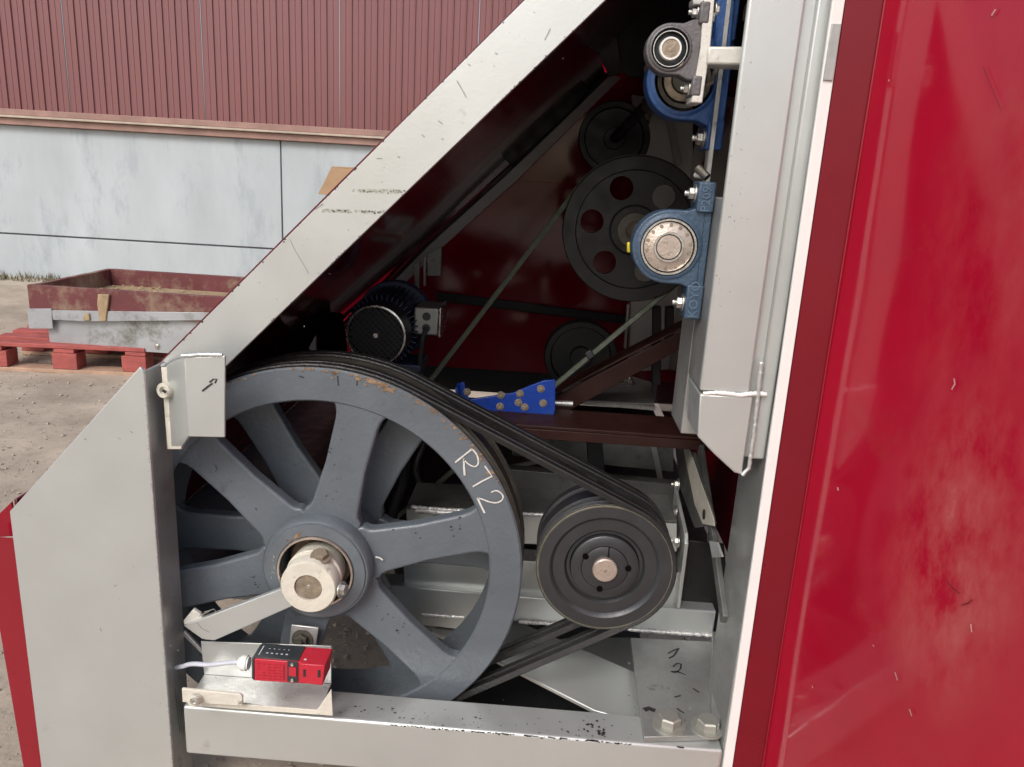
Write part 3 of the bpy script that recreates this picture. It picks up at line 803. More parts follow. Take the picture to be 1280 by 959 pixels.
# ================================================================== BIG WHEEL
WC = V((-0.3385, 1.145, 0.462)); WR = 0.331
WC = PY(400, 705, 1.145); 
WR = 0.331 * 1.145 / 1.12
wheel = thing('cast_iron_pulley', (WC.x, WC.y, WC.z - WR), 'large blue grey cast iron belt wheel with chalk writing R12', 'pulley')
W = 0.118
gr = []
ys = [0.004, 0.010]
grooves = [0.016, 0.034, 0.083, 0.101]
gw = 0.0085
prof = [(WR - 0.055, 0.004), (WR - 0.052, 0.0), (WR - 0.003, 0.0), (WR, 0.003)]
for gc in grooves:
    prof += [(WR, gc - gw), (WR - 0.017, gc - gw * 0.5), (WR - 0.017, gc + gw * 0.5), (WR, gc + gw)]
gprof = [(WR - 0.0005, 0.004)] + prof[4:] + [(WR - 0.0005, W - 0.004), (WR - 0.02, W - 0.004), (WR - 0.02, 0.004)]
MB().lathe(WC, gprof, 128, 'Y', True).build('grooved_face', 'castworn', wheel, 0, 25)
prof = prof[:4] + [(WR - 0.0008, 0.0055), (WR - 0.022, 0.0056), (WR - 0.022, W - 0.0056), (WR - 0.0008, W - 0.0055), (WR, W - 0.003), (WR - 0.003, W), (WR - 0.052, W), (WR - 0.055, W - 0.004), (WR - 0.045, W * 0.5)]
MB().lathe(WC, prof, 128, 'Y', True).build('rim', 'wheelpaint', wheel, 0, 25)


def spoke(ang, y0, m='wheelpaint', r0=0.07, r1=None, wa=0.040, wb=0.0335, wc=0.035, fl=0.026, th=0.026):
    r1 = r1 or WR - 0.050
    pts = []
    rs = [r0, 0.090, 0.0935, 0.098, 0.106, 0.18, r1 - 0.032, r1 - 0.020, r1 - 0.012, r1 - 0.006, r1 - 0.0015, r1 + 0.01]
    ws = [wa + 0.010, wa + 0.008, wa + 0.004, wa + 0.001, wa - 0.001, wb, wc, wc + 0.002, wc + 0.0055, wc + 0.011, wc + 0.021, wc + 0.024]
    for r_, w_ in zip(rs, ws): pts.append((r_, w_))
    for r_, w_ in zip(rs[::-1], ws[::-1]): pts.append((r_, -w_))
    c, s_ = math.cos(ang), math.sin(ang)
    P = [V((WC.x + r_ * c - w_ * s_, WC.y + y0, WC.z + r_ * s_ + w_ * c)) for r_, w_ in pts]
    return MB().prism(P, (0, th, 0)).build('spoke', m, wheel, 0.0045, bseg=3)


for k in range(6):
    spoke(R(16.5 + 60 * k), 0.003)
for k in range(6):
    spoke(R(0.5 + 60 * k), 0.085)
MB().lathe(WC, [(0.0595, -0.024), (0.086, -0.024), (0.0905, -0.019), (0.0915, 0.0), (0.091, 0.03), (0.085, 0.07), (0.091, 0.112), (0.0595, 0.112)], 72, 'Y', True).build('hub', 'wheelpaint', wheel, 0, 40)
MB().lathe(WC, [(0.0645, -0.0268), (0.082, -0.0268), (0.083, -0.0245), (0.0645, -0.0245)], 72, 'Y', True).build('hub_face', 'hubgrey', wheel, 0, 40)
MB().lathe(WC, [(0.0595, -0.030), (0.0625, -0.0305), (0.0635, -0.0268), (0.0595, -0.015)], 72, 'Y', True).build('seal_ring', 'pinksteel', wheel, 0, 40)
MB().lathe(WC, [(0, 0.02), (0.0590, 0.02), (0.0590, 0.05), (0, 0.05)], 48, 'Y').build('hub_bore', 'black', wheel, 0, 40)
MB().lathe(WC, [(0.03, 0.008), (0.0515, 0.008), (0.0515, 0.019), (0.03, 0.019)], 48, 'Y', True).build('bearing_ring', 'rust', wheel, 0, 40)
# paint flaked off along the rim edge
b = MB()
for i in range(170):
    t = R(random.uniform(32, 88)) if i < 120 else R(random.uniform(20, 140))
    d = abs(random.gauss(0, 0.004)) if i < 120 else abs(random.gauss(0, 0.002))
    if i < 50: t = R(random.uniform(69, 79)); d = abs(random.gauss(0.001, 0.006))
    r_ = WR - 0.0015 - d
    c_ = WC + V((r_ * math.cos(t), -0.0006 - i * 3e-6, r_ * math.sin(t))); s_ = random.uniform(0.0008, 0.0032)
    k = len(b.v); n_ = 6
    for j in range(n_):
        a_ = 6.283 * j / n_; q = s_ * random.uniform(0.5, 1.2)
        b.v.append(c_ + V((q * 1.5 * math.cos(a_), 0, q * math.sin(a_))))
    b.f.append(tuple(range(k, k + n_)))
o = b.build('flaked_paint', 'rust', wheel); o['kind'] = 'stuff'
CH = WC.y
chips('hub_rust', WC + V((-0.05, -0.027, 0.052)), WC + V((-0.02, -0.027, 0.070)), (0, -1, 0), (0.5, 0, -1), 16, 0.003, 0.0035, 'rust', wheel)
chips('hub_scuffs', WC + V((-0.076, -0.027, -0.02)), WC + V((-0.068, -0.027, 0.03)), (0, -1, 0), (1, 0, 0), 26, 0.003, 0.0014, 'scuff', wheel)
for k in range(6):
    an = R(16.5 + 60 * k)
    chips('spoke_scuffs', WC + V((0.11 * math.cos(an), 0.003, 0.11 * math.sin(an))), WC + V((0.25 * math.cos(an), 0.003, 0.25 * math.sin(an))), (0, -1, 0), (-math.sin(an), 0, math.cos(an)), 14, 0.016, 0.0016, 'ink', wheel)
for pts, w_ in (([(569, 578), (575, 573), (580, 569), (590, 561)], .0036), ([(590, 561), (596, 568), (598, 578), (594, 583), (586, 580), (580, 574)], .003),
                ([(580, 573), (580, 583), (581, 594)], .004), ([(606, 582), (611, 589), (615, 595), (603, 601), (591, 608)], .003),
                ([(614, 615), (621, 613), (628, 618), (628, 624), (621, 628), (612, 627), (604, 624), (597, 622)], .003), ([(597, 622), (601, 631), (606, 641)], .0045)):
    sm = smoothline(pts, 4) if len(pts) > 5 else pts
    stroke('chalk_stroke', [PY(x, y, CH) for x, y in sm], w_ * 0.85, 'chalk', wheel, lift=0.0016)
for pts in ([(422, 470), (423, 482)], [(447, 474), (446, 482)], [(374, 470), (380, 472)], [(410, 563), (413, 566)]):
    stroke('scratch', [PY(x, y, CH) for x, y in pts], 0.0018, 'ink', wheel)
stroke('chalk_tick', [PY(470, 695, CH), PY(475, 696, CH), PY(479, 699, CH)], 0.0025, 'chalk', wheel, lift=0.0035)

# ================================================================== SHAFT COLLAR AND TORQUE ARM
ax = V((WC.x, 0, WC.z))
arm = thing('torque_arm', ax + V((0, 1.08, -0.05)), 'cream collar on the wheel shaft with flat silver arm to lower left', 'torque arm')
cA = PY(385, 735, 1.078)
CC = V((cA.x, 1.078, cA.z))
MB().lathe(CC, [(0.0225, 0.0), (0.043, 0.0), (0.0455, 0.003), (0.0455, 0.028), (0.0225, 0.028)], 56, 'Y', True).build('collar', 'cream', arm, 0, 40)
MB().lathe(V((WC.x + 0.001, 1.106, WC.z - 0.001)), [(0.02, 0.0), (0.044, 0.0), (0.0455, 0.002), (0.0435, 0.035), (0.02, 0.035)], 56, 'Y', True).build('rear_collar', 'cream', arm, 0, 40)
MB().lathe(CC, [(0, 0.003), (0.021, 0.003), (0.0225, 0.005), (0.0225, 0.05), (0, 0.05)], 40, 'Y').build('shaft_end', 'oldsteel', arm, 0, 40)
MB().lathe(CC, [(0, 0.0025), (0.003, 0.0025), (0.0045, 0.0042)], 12, 'Y').build('centre_drill', 'steel', arm, 0, 40)
YAr = 1.088
plate('arm_bar', [(361, 728), (352, 736), (240, 778), (229, 782), (256, 800), (268, 801), (368, 757)], YAr, 0.010, 'silver', arm)
plate('arm_foot', [(229, 776), (241, 762), (250, 768), (256, 780), (254, 800), (230, 783)], YAr + 0.004, 0.008, 'chippy', arm)
plate('arm_stay', [(230, 789), (254, 814), (252, 818), (228, 794)], YAr + 0.03, 0.006, 'silver_edge', arm)
bolt(PY(427, 737, 1.082), (1, -0.3, 0.12), 0.009, arm, 'steel', 'hex')
bolt(PY(401, 696, 1.10), (0.15, -0.35, 1), 0.011, arm, 'oldsteel', 'hex')
for pts in ([(249, 770), (262, 764)], [(246, 778), (253, 786), (262, 790)], [(255, 765), (268, 761), (271, 766)]):
    stroke('scratch', [PY(x, y, YAr) for x, y in pts], 0.0014, 'scuff', arm)

# ================================================================== SMALL PULLEY
SC = PY(756, 711, 1.155); SR = 0.1138 * 1.155 / 1.15
sp = thing('small_pulley', (SC.x, SC.y, SC.z - SR), 'dark grey grooved pulley with taper bush right of the large wheel', 'pulley')
prof = [(0.058, 0.012), (0.063, 0.012), (0.067, 0.006), (0.086, 0.006), (0.089, 0.002), (0.092, 0.0), (SR - 0.003, 0.0), (SR, 0.003)]
for gc in [g_ - 0.007 for g_ in grooves]:
    prof += [(SR, gc - gw), (SR - 0.015, gc - gw * 0.5), (SR - 0.015, gc + gw * 0.5), (SR, gc + gw)]
prof += [(SR, W - 0.02), (SR - 0.03, W - 0.02), (0.058, W - 0.03)]
MB().lathe(SC, prof, 96, 'Y', True).build('pulley_body', 'castgrey', sp, 0, 25)
MB().lathe(SC, [(0.0395, 0.002), (0.054, 0.002), (0.0565, 0.004), (0.0565, 0.06), (0.0395, 0.06)], 72, 'Y', True).build('pulley_hub', 'castgrey', sp, 0, 40)
MB().lathe(SC, [(0.0195, 0.0065), (0.0402, 0.0065), (0.0402, 0.0062)], 72, 'Y', False).build('bush_joint', 'void', sp, 0, 40)
MB().lathe(SC, [(0.0215, 0.0005), (0.0378, 0.0005), (0.0384, 0.001), (0.0384, 0.05), (0.0215, 0.05)], 72, 'Y', True).build('taper_bush', 'castgrey', sp, 0, 40)
MB().lathe(SC, [(0, -0.008), (0.0190, -0.008), (0.0208, -0.006), (0.0208, 0.2), (0, 0.2)], 40, 'Y').build('shaft', 'pinksteel', sp, 0, 40)
MB().lathe(SC, [(0, -0.0085), (0.002, -0.0085), (0.003, -0.0082)], 12, 'Y').build('centre_drill', 'oldsteel', sp)
for an in (150, 30 - 25, 262):
    q = SC + V((0.0385 * math.cos(R(an)), 0.0, 0.0385 * math.sin(R(an))))
    MB().lathe(q, [(0, -0.0004), (0.0052, -0.0004), (0.0052, 0.004)], 18, 'Y').build('bush_hole', 'void', sp)
MB().box((SC.x + 0.003, SC.y - 0.0004, SC.z + 0.0215), (SC.x + 0.0047, SC.y + 0.003, SC.z + 0.0385)).build('bush_slit', 'void', sp)

M['rimworn'] = mat('worn_rim_edge', (0.13, 0.125, 0.095), 0.5, 0.4, 0.35, 40, 0.3, 160)
MB().lathe(SC, [(SR - 0.0045, -0.0004), (SR - 0.0025, -0.0006), (SR + 0.0004, 0.0026), (SR - 0.001, 0.004)], 96, 'Y', True).build('rim_edge', 'rimworn', sp, 0, 40)
# ================================================================== V-BELTS
def tangent_loop(c1, r1, c2, r2, n=40):
    """closed outline of a belt round two wheels in the X-Z plane"""
    d = V((c2.x - c1.x, c2.z - c1.z)); L_ = d.length; th = math.atan2(d.y, d.x)
    be = math.acos((r1 - r2) / L_)
    pts = []
    for k in range(n + 1):          # round wheel 1, the far way
        t = th + be + (2 * math.pi - 2 * be) * k / n
        pts.append((c1.x + r1 * math.cos(t), c1.z + r1 * math.sin(t), t))
    for k in range(n + 1):
        t = th - be + 2 * be * k / n
        pts.append((c2.x + r2 * math.cos(t), c2.z + r2 * math.sin(t), t))
    # subdivide straights
    out = []
    for i, p in enumerate(pts):
        q = pts[(i + 1) % len(pts)]
        out.append(p)
        if math.hypot(q[0] - p[0], q[1] - p[1]) > 0.1:
            for j in range(1, 8): out.append((p[0] + (q[0] - p[0]) * j / 8, p[1] + (q[1] - p[1]) * j / 8, p[2]))
    return out


def belt(name, c1, r1, c2, r2, y, w, h, m, label, group=None, cat='drive belt', n=48, sag=0.0):
    loop = tangent_loop(c1, r1, c2, r2, n)
    b = MB()
    sec = [(0.0, -w / 2 + 0.0015), (0.0, w / 2 - 0.0015), (-0.002, w / 2), (-h, w * 0.32), (-h, -w * 0.32), (-0.002, -w / 2)]
    for x, z, t in loop:
        for dr, dy in sec:
            b.v.append(V((x + dr * math.cos(t), y + dy, z + dr * math.sin(t))))
    m_ = len(sec); N_ = len(loop)
    for i in range(N_):
        k = (i + 1) % N_
        for j in range(m_):
            l = (j + 1) % m_
            b.f.append((i * m_ + j, i * m_ + l, k * m_ + l, k * m_ + j))
    o = b.build(name, m, None, 0, 35)
    return tag(o, label, cat, group)


for i, (gc, lab) in enumerate(zip(grooves, ('black V-belt nearest the camera on the large wheel and small pulley',
                                           'second black V-belt from the front, close behind the nearest one',
                                           'third black V-belt from the front, beyond the gap between belt pairs',
                                           'rearmost black V-belt on the large wheel and small pulley'))):
    belt('drive_belt', WC, WR + 0.004, SC, SR + 0.004, WC.y + gc, 0.0165, 0.011, 'rubber', lab, 'V-belts on the large wheel')

# ================================================================== UPPER PULLEY, ITS BELT, BLUE BEARING
YBe = 1.118
BC = PY(836, 309, YBe)
YU = 1.57
UC = V((BC.x, YU, BC.z))
uc_px = PY(793, 288, YU)
UC = V(((uc_px.x + BC.x * 0) , YU, uc_px.z))
UR = 0.1372 * YU / 1.5
up = thing('upper_pulley', (UC.x, YU, UC.z - UR), 'black disc pulley with round lightening holes behind the blue bearing', 'pulley')
# disc with six real holes: sector rings
b = MB(); nh = 6; hr = 0.0235; hc = 0.086; r_in = 0.048; r_out = UR - 0.026
for k in range(nh):
    a0 = R(52 + 60 * k); half = R(30)
    hcx = UC.x + hc * math.cos(a0); hcz = UC.z + hc * math.sin(a0)
    outer = []
    n_ = 8
    bd = []
    for j in range(n_ + 1):
        t = a0 - half + 2 * half * j / n_; bd.append((UC.x + r_out * math.cos(t), UC.z + r_out * math.sin(t)))
    for j in range(1, 4):
        t = a0 + half; r_ = r_out + (r_in - r_out) * j / 4; bd.append((UC.x + r_ * math.cos(t), UC.z + r_ * math.sin(t)))
    for j in range(n_ + 1):
        t = a0 + half - 2 * half * j / n_; bd.append((UC.x + r_in * math.cos(t), UC.z + r_in * math.sin(t)))
    for j in range(1, 4):
        t = a0 - half; r_ = r_in + (r_out - r_in) * j / 4; bd.append((UC.x + r_ * math.cos(t), UC.z + r_ * math.sin(t)))
    base = len(b.v); nb = len(bd)
    for yy in (0.008, 0.02):
        for x, z in bd:
            b.v.append(V((x, YU + yy, z)))
        for x, z in bd:
            t = math.atan2(z - hcz, x - hcx)
            b.v.append(V((hcx + hr * math.cos(t), YU + yy, hcz + hr * math.sin(t))))
    for j in range(nb):
        l = (j + 1) % nb
        b.f.append((base + j, base + l, base + nb + l, base + nb + j))
        b.f.append((base + 2 * nb + j, base + 3 * nb + j, base + 3 * nb + l, base + 2 * nb + l))
        b.f.append((base + nb + j, base + nb + l, base + 3 * nb + l, base + 3 * nb + j))
b.build('web_disc', 'blacksteel', up, 0, 30)
MB().lathe(UC, [(r_out - 0.002, 0.006), (r_out, 0.0), (UR - 0.002, 0.0), (UR, 0.002), (UR, 0.004), (UR - 0.012, 0.012), (UR - 0.012, 0.016), (UR, 0.024), (UR, 0.028), (UR - 0.002, 0.03), (r_out, 0.03), (r_out - 0.002, 0.022)], 96, 'Y', True).build('rim', 'blacksteel', up, 0, 25)
MB().lathe(UC, [(0.02, 0.0), (0.046, 0.0), (0.05, 0.003), (0.05, 0.035), (0.02, 0.035)], 56, 'Y', True).build('hub', 'blacksteel', up, 0, 30)
MB().lathe(UC, [(0.018, -0.004), (0.034, -0.004), (0.035, 0.0), (0.02, 0.0)], 56, 'Y', True).build('taper_bush', 'castworn', up, 0, 30)
for an in (120, 200, 250):
    q = UC + V((0.04 * math.cos(R(an)), 0.0, 0.04 * math.sin(R(an))))
    MB().lathe(q, [(0, -0.0006), (0.006, -0.0006), (0.006, 0.004)], 18, 'Y').build('bush_hole', 'ink', up)
SHd = (BC - UC).normalized()
MB().tube([UC + V((0, 0.1, 0)) - SHd * 0, UC, BC + V((0, 0.006, 0))], 0.0175, 32).build('shaft', 'oldsteel', up)
plate('grease_cap', [(784, 303), (790, 303), (790, 316), (784, 316)], YBe + 0.05, 0.01, 'yellow', up, 0.002)
LC = PY(398, 700, YU); LR = 0.05
belt('long_belt', LC, LR, UC, UR + 0.002, YU + 0.014, 0.014, 0.010, 'beltgrey', 'long dusty green grey V-belt running down left from the upper pulley', None, 'drive belt')
lp = thing('hidden_pulley', (LC.x, LC.y, LC.z - LR), 'small dark pulley behind the large wheel hub carrying the long belt', 'pulley')
MB().lathe(LC, [(0, 0), (LR - 0.002, 0), (LR - 0.002, 0.004), (LR - 0.012, 0.012), (LR - 0.012, 0.016), (LR - 0.002, 0.024), (LR - 0.002, 0.028), (0, 0.028)], 48, 'Y').build('pulley_body', 'blacksteel', lp, 0, 30)
cp_ = PY(737, 443, YU + 0.008)
MB().bar(cp_ - V((0.006, 0, 0.0045)), cp_ + V((0.006, 0, 0.0045)), 0.017, 0.014, (0, -1, 0)).build('belt_clip', 'castgrey', None, 0.002)
o = bpy.data.objects['belt_clip']; tag(o, 'small metal clip joining the lower run of the long belt', 'belt clip')


def pillow_block(name, c, r_o, base_x, z0, z1, fw_, depth, m, label, cat='bearing', foot=0.028, insert=None, bolts=True, letters=None, bolt_r=0.010, nutd=-1):
    t = thing(name, (base_x, c.y, z0), label, cat)
    # housing outline: circle left, blending into a base slab at right
    pts = []
    for k in range(25):
        a_ = R(90 + 180 * k / 24)
        pts.append((c.x + r_o * math.cos(a_), c.z + r_o * math.sin(a_)))
    ri = r_o * 0.80
    xb_ = max(base_x - foot * 0.5, c.x + ri * 1.12)
    pts += [(c.x + r_o * 0.45, c.z - r_o * 1.0), (c.x + r_o * 0.8, c.z - r_o * 1.15)] + [(xb_, c.z + r_o * 1.2 * (q_ / 8 - 1)) for q_ in range(17)] + [ (c.x + r_o * 0.8, c.z + r_o * 1.15), (c.x + r_o * 0.45, c.z + r_o * 1.0)]
    ri = r_o * 0.80
    # ring with real bore: bridge outline to circle
    b = MB(); n_ = len(pts)
    for yy in (0, depth):
        for x, z in pts: b.v.append(V((x, c.y + yy, z)))
        for x, z in pts:
            tt = math.atan2(z - c.z, x - c.x); b.v.append(V((c.x + ri * math.cos(tt), c.y + yy, c.z + ri * math.sin(tt))))
    for j in range(n_):
        l = (j + 1) % n_
        b.f += [(j, l, n_ + l, n_ + j), (2 * n_ + j, 3 * n_ + j, 3 * n_ + l, 2 * n_ + l), (j, 2 * n_ + j, 2 * n_ + l, l), (n_ + j, n_ + l, 3 * n_ + l, 3 * n_ + j)]
    b.build('housing', m, t, 0.002, 35)
    MB().lathe(c, [(ri * 0.99, -0.003), (ri * 1.05, -0.003), (ri * 1.16, 0.001), (ri * 1.05, 0.008), (ri * 0.99, 0.008)], 64, 'Y', True).build('bore_lip', m, t, 0, 60)
    MB().box((base_x - foot, c.y - 0.006, z0), (base_x, c.y + depth + 0.006, c.z - r_o * 0.98)).build('foot', m, t, 0.003, bseg=3)
    MB().box((base_x - foot, c.y - 0.006, c.z + r_o * 0.98), (base_x, c.y + depth + 0.006, z1)).build('foot', m, t, 0.003, bseg=3)
    MB().box((xb_ - 0.002, c.y + 0.001, c.z - r_o * 1.15), (base_x, c.y + depth, c.z + r_o * 1.15)).build('base_web', m, t, 0.002)
    if bolts:
        for zz in (z0 + (c.z - r_o - z0) * 0.42, z1 - (z1 - c.z - r_o) * 0.42):
            bolt((base_x - foot - 0.0005, c.y + depth * 0.4, zz), (-1, 0, 0), bolt_r, t, 'steel', 'nut')
    return t


zt = PY(878, 227, YBe).z; zbm = PY(868, 399, YBe).z
bx = 0.2285
RO = 0.0580 * YBe / 1.25
kb = pillow_block('pillow_block', BC, RO, bx, zbm, zt, 0.03, 0.04, 'koyo', 'slate blue pillow block bearing with KOYO lettering on its feet', foot=0.024, bolt_r=0.0085)
ri = RO * 0.885
MB().lathe(BC, [(0.0, 0.014), (ri * 0.9, 0.014), (ri * 0.9, 0.03), (0, 0.03)], 48, 'Y').build('seal_backing', 'ink', kb)
MB().lathe(BC, [(ri * 0.80, -0.001), (ri * 0.86, -0.001), (ri * 0.88, 0.002), (ri * 0.88, 0.02), (ri * 0.80, 0.02)], 64, 'Y', True).build('outer_ring', 'steel', kb, 0, 40)
MB().lathe(BC, [(ri * 0.47, 0.001), (ri * 0.76, 0.004), (ri * 0.775, 0.012), (ri * 0.47, 0.012)], 64, 'Y', True).build('cage_ring', 'pinksteel', kb, 0, 40)
for k in range(14):
    an = 2 * math.pi * k / 14 + .2
    q = BC + V((ri * 0.67 * math.cos(an), 0.0022, ri * 0.67 * math.sin(an)))
    MB().lathe(q, [(0, -0.0002), (0.0026, -0.0002), (0.0026, 0.002)], 12, 'Y').build('cage_slot', 'oldsteel', kb)
MB().lathe(BC, [(ri * 0.40, -0.002), (ri * 0.455, -0.002), (ri * 0.47, 0.0), (ri * 0.47, 0.014), (ri * 0.40, 0.014)], 64, 'Y', True).build('inner_ring', 'steel', kb, 0, 40)
MB().lathe(BC, [(0, -0.001), (ri * 0.36, -0.001), (ri * 0.385, 0.001), (ri * 0.385, 0.03), (0, 0.03)], 48, 'Y').build('shaft_end', 'pinksteel', kb, 0, 40)
lettering('raised_letters', 'KOYO', (bx - 0.012, BC.y - 0.0062, PY(871, 374, YBe).z), 0.0185, 'castletter', kb, (0, 0, 1), (-1, 0, 0), 0.0012)
lettering('raised_letters', 'P209', (bx - 0.012, BC.y - 0.0062, PY(880, 249, YBe).z), 0.0175, 'castletter', kb, (0, 0, 1), (-1, 0, 0), 0.0012)

# large blue bearing behind, grey bearing in front (top)
YB2 = 1.22
C2 = PY(856, 100, YB2)
bx2 = PY(912, 100, YB2).x
bb = pillow_block('flange_bearing', C2, PY(904, 100, YB2).x - C2.x, bx2, PY(893, 188, YB2).z, PY(915, 0, YB2).z + 0.05, 0.03, 0.05, 'blue', 'large blue bearing housing behind the grey bearing at the top', foot=0.024, bolt_r=0.010)
r2 = (PY(904, 100, YB2).x - C2.x) * 0.8
MB().lathe(C2, [(r2 * 0.75, 0.002), (r2 * 0.88, 0.002), (r2 * 0.88, 0.02), (r2 * 0.75, 0.02)], 56, 'Y', True).build('outer_ring', 'castworn', bb, 0, 40)
MB().lathe(C2, [(r2 * 0.45, 0.0), (r2 * 0.66, 0.004), (r2 * 0.66, 0.02), (r2 * 0.45, 0.02)], 56, 'Y', True).build('inner_ring', 'oldsteel', bb, 0, 40)
MB().lathe(C2, [(0, -0.004), (r2 * 0.40, -0.004), (r2 * 0.43, 0.0), (r2 * 0.43, 0.4), (0, 0.4)], 40, 'Y').build('shaft', 'castworn', bb, 0, 40)
plate('base_pad', [(898, -30), (921, -30), (914, 60), (893, 60)], YB2 - 0.04, 0.03, 'blue', bb, 0.003)

YG = 1.10
C3 = PY(838, 61, YG); r3 = 0.0347 * YG / 1.2
bx3 = PY(882, 60, YG).x
gbk = pillow_block('grey_bearing', C3, r3 * 1.0, bx3, PY(866, 121, YG).z, PY(880, 2, YG).z, 0.02, 0.03, 'greycast', 'small grey pillow block bearing with rusty shaft end on the white bar', foot=0.0135, bolt_r=0.0065)
r_ = r3 * 0.8
MB().lathe(C3, [(0, 0.012), (r_ * 0.95, 0.012), (r_ * 0.95, 0.02)], 48, 'Y').build('seal_backing', 'blacksteel', gbk)
MB().lathe(C3, [(r_ * 0.84, 0.0), (r_ * 0.88, 0.0), (r_ * 0.88, 0.012), (r_ * 0.84, 0.012)], 48, 'Y', True).build('outer_ring', 'steel', gbk, 0, 40)
MB().lathe(C3, [(r_ * 0.56, 0.004), (r_ * 0.8, 0.008), (r_ * 0.56, 0.012)], 48, 'Y', True).build('seal', 'darkplastic', gbk, 0, 40)
MB().lathe(C3, [(r_ * 0.46, -0.004), (r_ * 0.55, -0.004), (r_ * 0.57, -0.002), (r_ * 0.57, 0.012), (r_ * 0.46, 0.012)], 48, 'Y', True).build('inner_ring', 'whiteplastic', gbk, 0, 40)
MB().lathe(C3, [(0, -0.003), (r_ * 0.45, -0.003), (r_ * 0.46, 0.2), (0, 0.2)], 48, 'Y').build('shaft_end', 'oldsteel', gbk, 0, 40)

wb_ = thing('white_bar', PY(870, 125, YG), 'scratched white flat bar carrying the small grey bearing', 'bracket')
plate('flat_bar', [(882, -30), (896, -30), (888, 60), (878, 129), (864, 128), (876, 60)], YG - 0.005, 0.045, 'chippy', wb_)
plate('square_tube', [(885, 58), (938, 58), (935, 82), (884, 80)], YG - 0.012, 0.045, 'chippy', wb_, 0.003)
plate('top_lug', [(866, -3), (884, -3), (884, 6), (866, 6)], YG, 0.03, 'silver_edge', wb_)
for x, y in ((893, 12), (887, 22)): bolt(PY(x, y, YG + 0.01), (1, 0, 0), 0.0065, wb_, 'steel', 'hex')
MB().tube([PY(882, 108, 1.15), PY(890, 103, 1.15), PY(896, 84, 1.17), PY(893, 70, 1.2)], 0.003, 8).build('grease_pipe', 'oldsteel', wb_)
for x, y in ((931, 16), (914, 168)):
    bolt(PY(x, y, 1.22), (1, 0, 0), 0.0075, wb_, 'steel', 'hex')
tg = thing('clamp_screw', PY(878, 215, YBe), 'dark clamp screw above the slate blue bearing', 'screw')
MB().tube([PY(872, 210, YBe + 0.03), PY(884, 222, YBe + 0.02)], 0.006, 12).build('screw_rod', 'castworn', tg)
MB().tube([PY(869, 219, YBe + 0.04), PY(880, 221, YBe + 0.03)], 0.004, 12).build('lever', 'silver_edge', tg)

# ================================================================== FURTHER BLACK PULLEYS
def disc(name, px, py, rpx, Y, label, m='black', w=0.05, dish=0.25):
    c = PY(px, py, Y); r_ = PY(px + rpx, py, Y).x - c.x
    t = thing(name, (c.x, Y, c.z - r_), label, 'pulley')
    MB().lathe(c, [(0, 0.012), (r_ * 0.80, 0.012), (r_ * 0.84, 0.0), (r_ - 0.002, 0.0), (r_, 0.002), (r_, 0.006), (r_ - 0.01, 0.014), (r_, 0.022), (r_ - 0.01, 0.03), (r_, 0.038), (r_ - 0.002, 0.04), (0, 0.04)], 64, 'Y').build('pulley_body', m, t, 0, 30)
    MB().lathe(c, [(0, -0.004), (r_ * 0.28, -0.004), (r_ * 0.3, 0.0), (r_ * 0.3, 0.013)], 40, 'Y').build('hub', m, t, 0, 30)
    return t, c, r_


t1, c1, r1 = disc('idler_pulley', 768, 173, 45, 2.0, 'plain black pulley at the top behind the holed pulley')
MB().tube([c1 - V((0, 0.01, 0)), PY(812, 128, 1.7), PY(840, 112, 1.5)], 0.012, 16).build('pulley_arm', 'black', t1)
disc('idler_pulley', 726, 447, 46, 1.95, 'plain dark pulley low behind the lower run of the long belt', 'blacksteel')

# ================================================================== MOTOR
YMo = 1.60
mc = PY(470, 419, YMo); mr = 0.0639 * 1.0
mo = thing('electric_motor', (mc.x, YMo, mc.z - mr - 0.03), 'navy finned electric motor with round grille above the large wheel', 'motor')
MB().lathe(mc, [(mr - 0.004, -0.002), (mr, 0.0), (mr + 0.002, 0.02), (mr + 0.004, 0.05), (mr - 0.004, 0.05), (mr - 0.006, 0.0)], 56, 'Y', True).build('fan_cover', 'castgrey', mo, 0, 50)
MB().lathe(mc, [(mr - 0.003, -0.003), (mr + 0.0005, -0.002), (mr - 0.003, -0.001)], 56, 'Y', True).build('cover_rim', 'steel', mo, 0, 50)
MB().lathe(mc, [(0, 0.02), (mr - 0.005, 0.02), (mr - 0.005, 0.03)], 40, 'Y').build('fan', 'ink', mo)
b = MB()
for i in range(-6, 7):
    for dr in (1, -1):
        o_ = i * 0.0095; hl = math.sqrt(max(0, (mr - 0.003) ** 2 - o_ ** 2))
        if hl < 0.01: continue
        u_ = V((math.cos(R(45 * dr)), 0, math.sin(R(45 * dr)))); w_ = V((-u_.z, 0, u_.x))
        b.bar(mc + w_ * o_ - u_ * hl + V((0, 0.001 + 0.0015 * dr, 0)), mc + w_ * o_ + u_ * hl + V((0, 0.001 + 0.0015 * dr, 0)), 0.0022, 0.0022, (0, 1, 0))
b.build('grille', 'castgrey', mo)
MB().lathe(mc, [(0, -0.006), (0.005, -0.006), (0.007, 0)], 16, 'Y').build('grille_boss', 'steel', mo)
MB().lathe(mc, [(0, 0.05), (mr + 0.002, 0.05), (mr + 0.004, 0.21), (0, 0.21)], 56, 'Y').build('motor_body', 'motorblue', mo, 0, 40)
b = MB()
for k in range(40):
    an = 2 * math.pi * k / 40; u_ = V((math.cos(an), 0, math.sin(an)))
    b.bar(mc + u_ * (mr + 0.008) + V((0, 0.055, 0)), mc + u_ * (mr + 0.008) + V((0, 0.2, 0)), 0.0022, 0.016, u_)
b.build('cooling_fins', 'motorblue', mo)
MB().lathe(mc, [(0, 0.2), (mr + 0.024, 0.2), (mr + 0.026, 0.203), (mr + 0.026, 0.225), (0, 0.225)], 64, 'Y').build('end_flange', 'motorblue', mo, 0, 40)
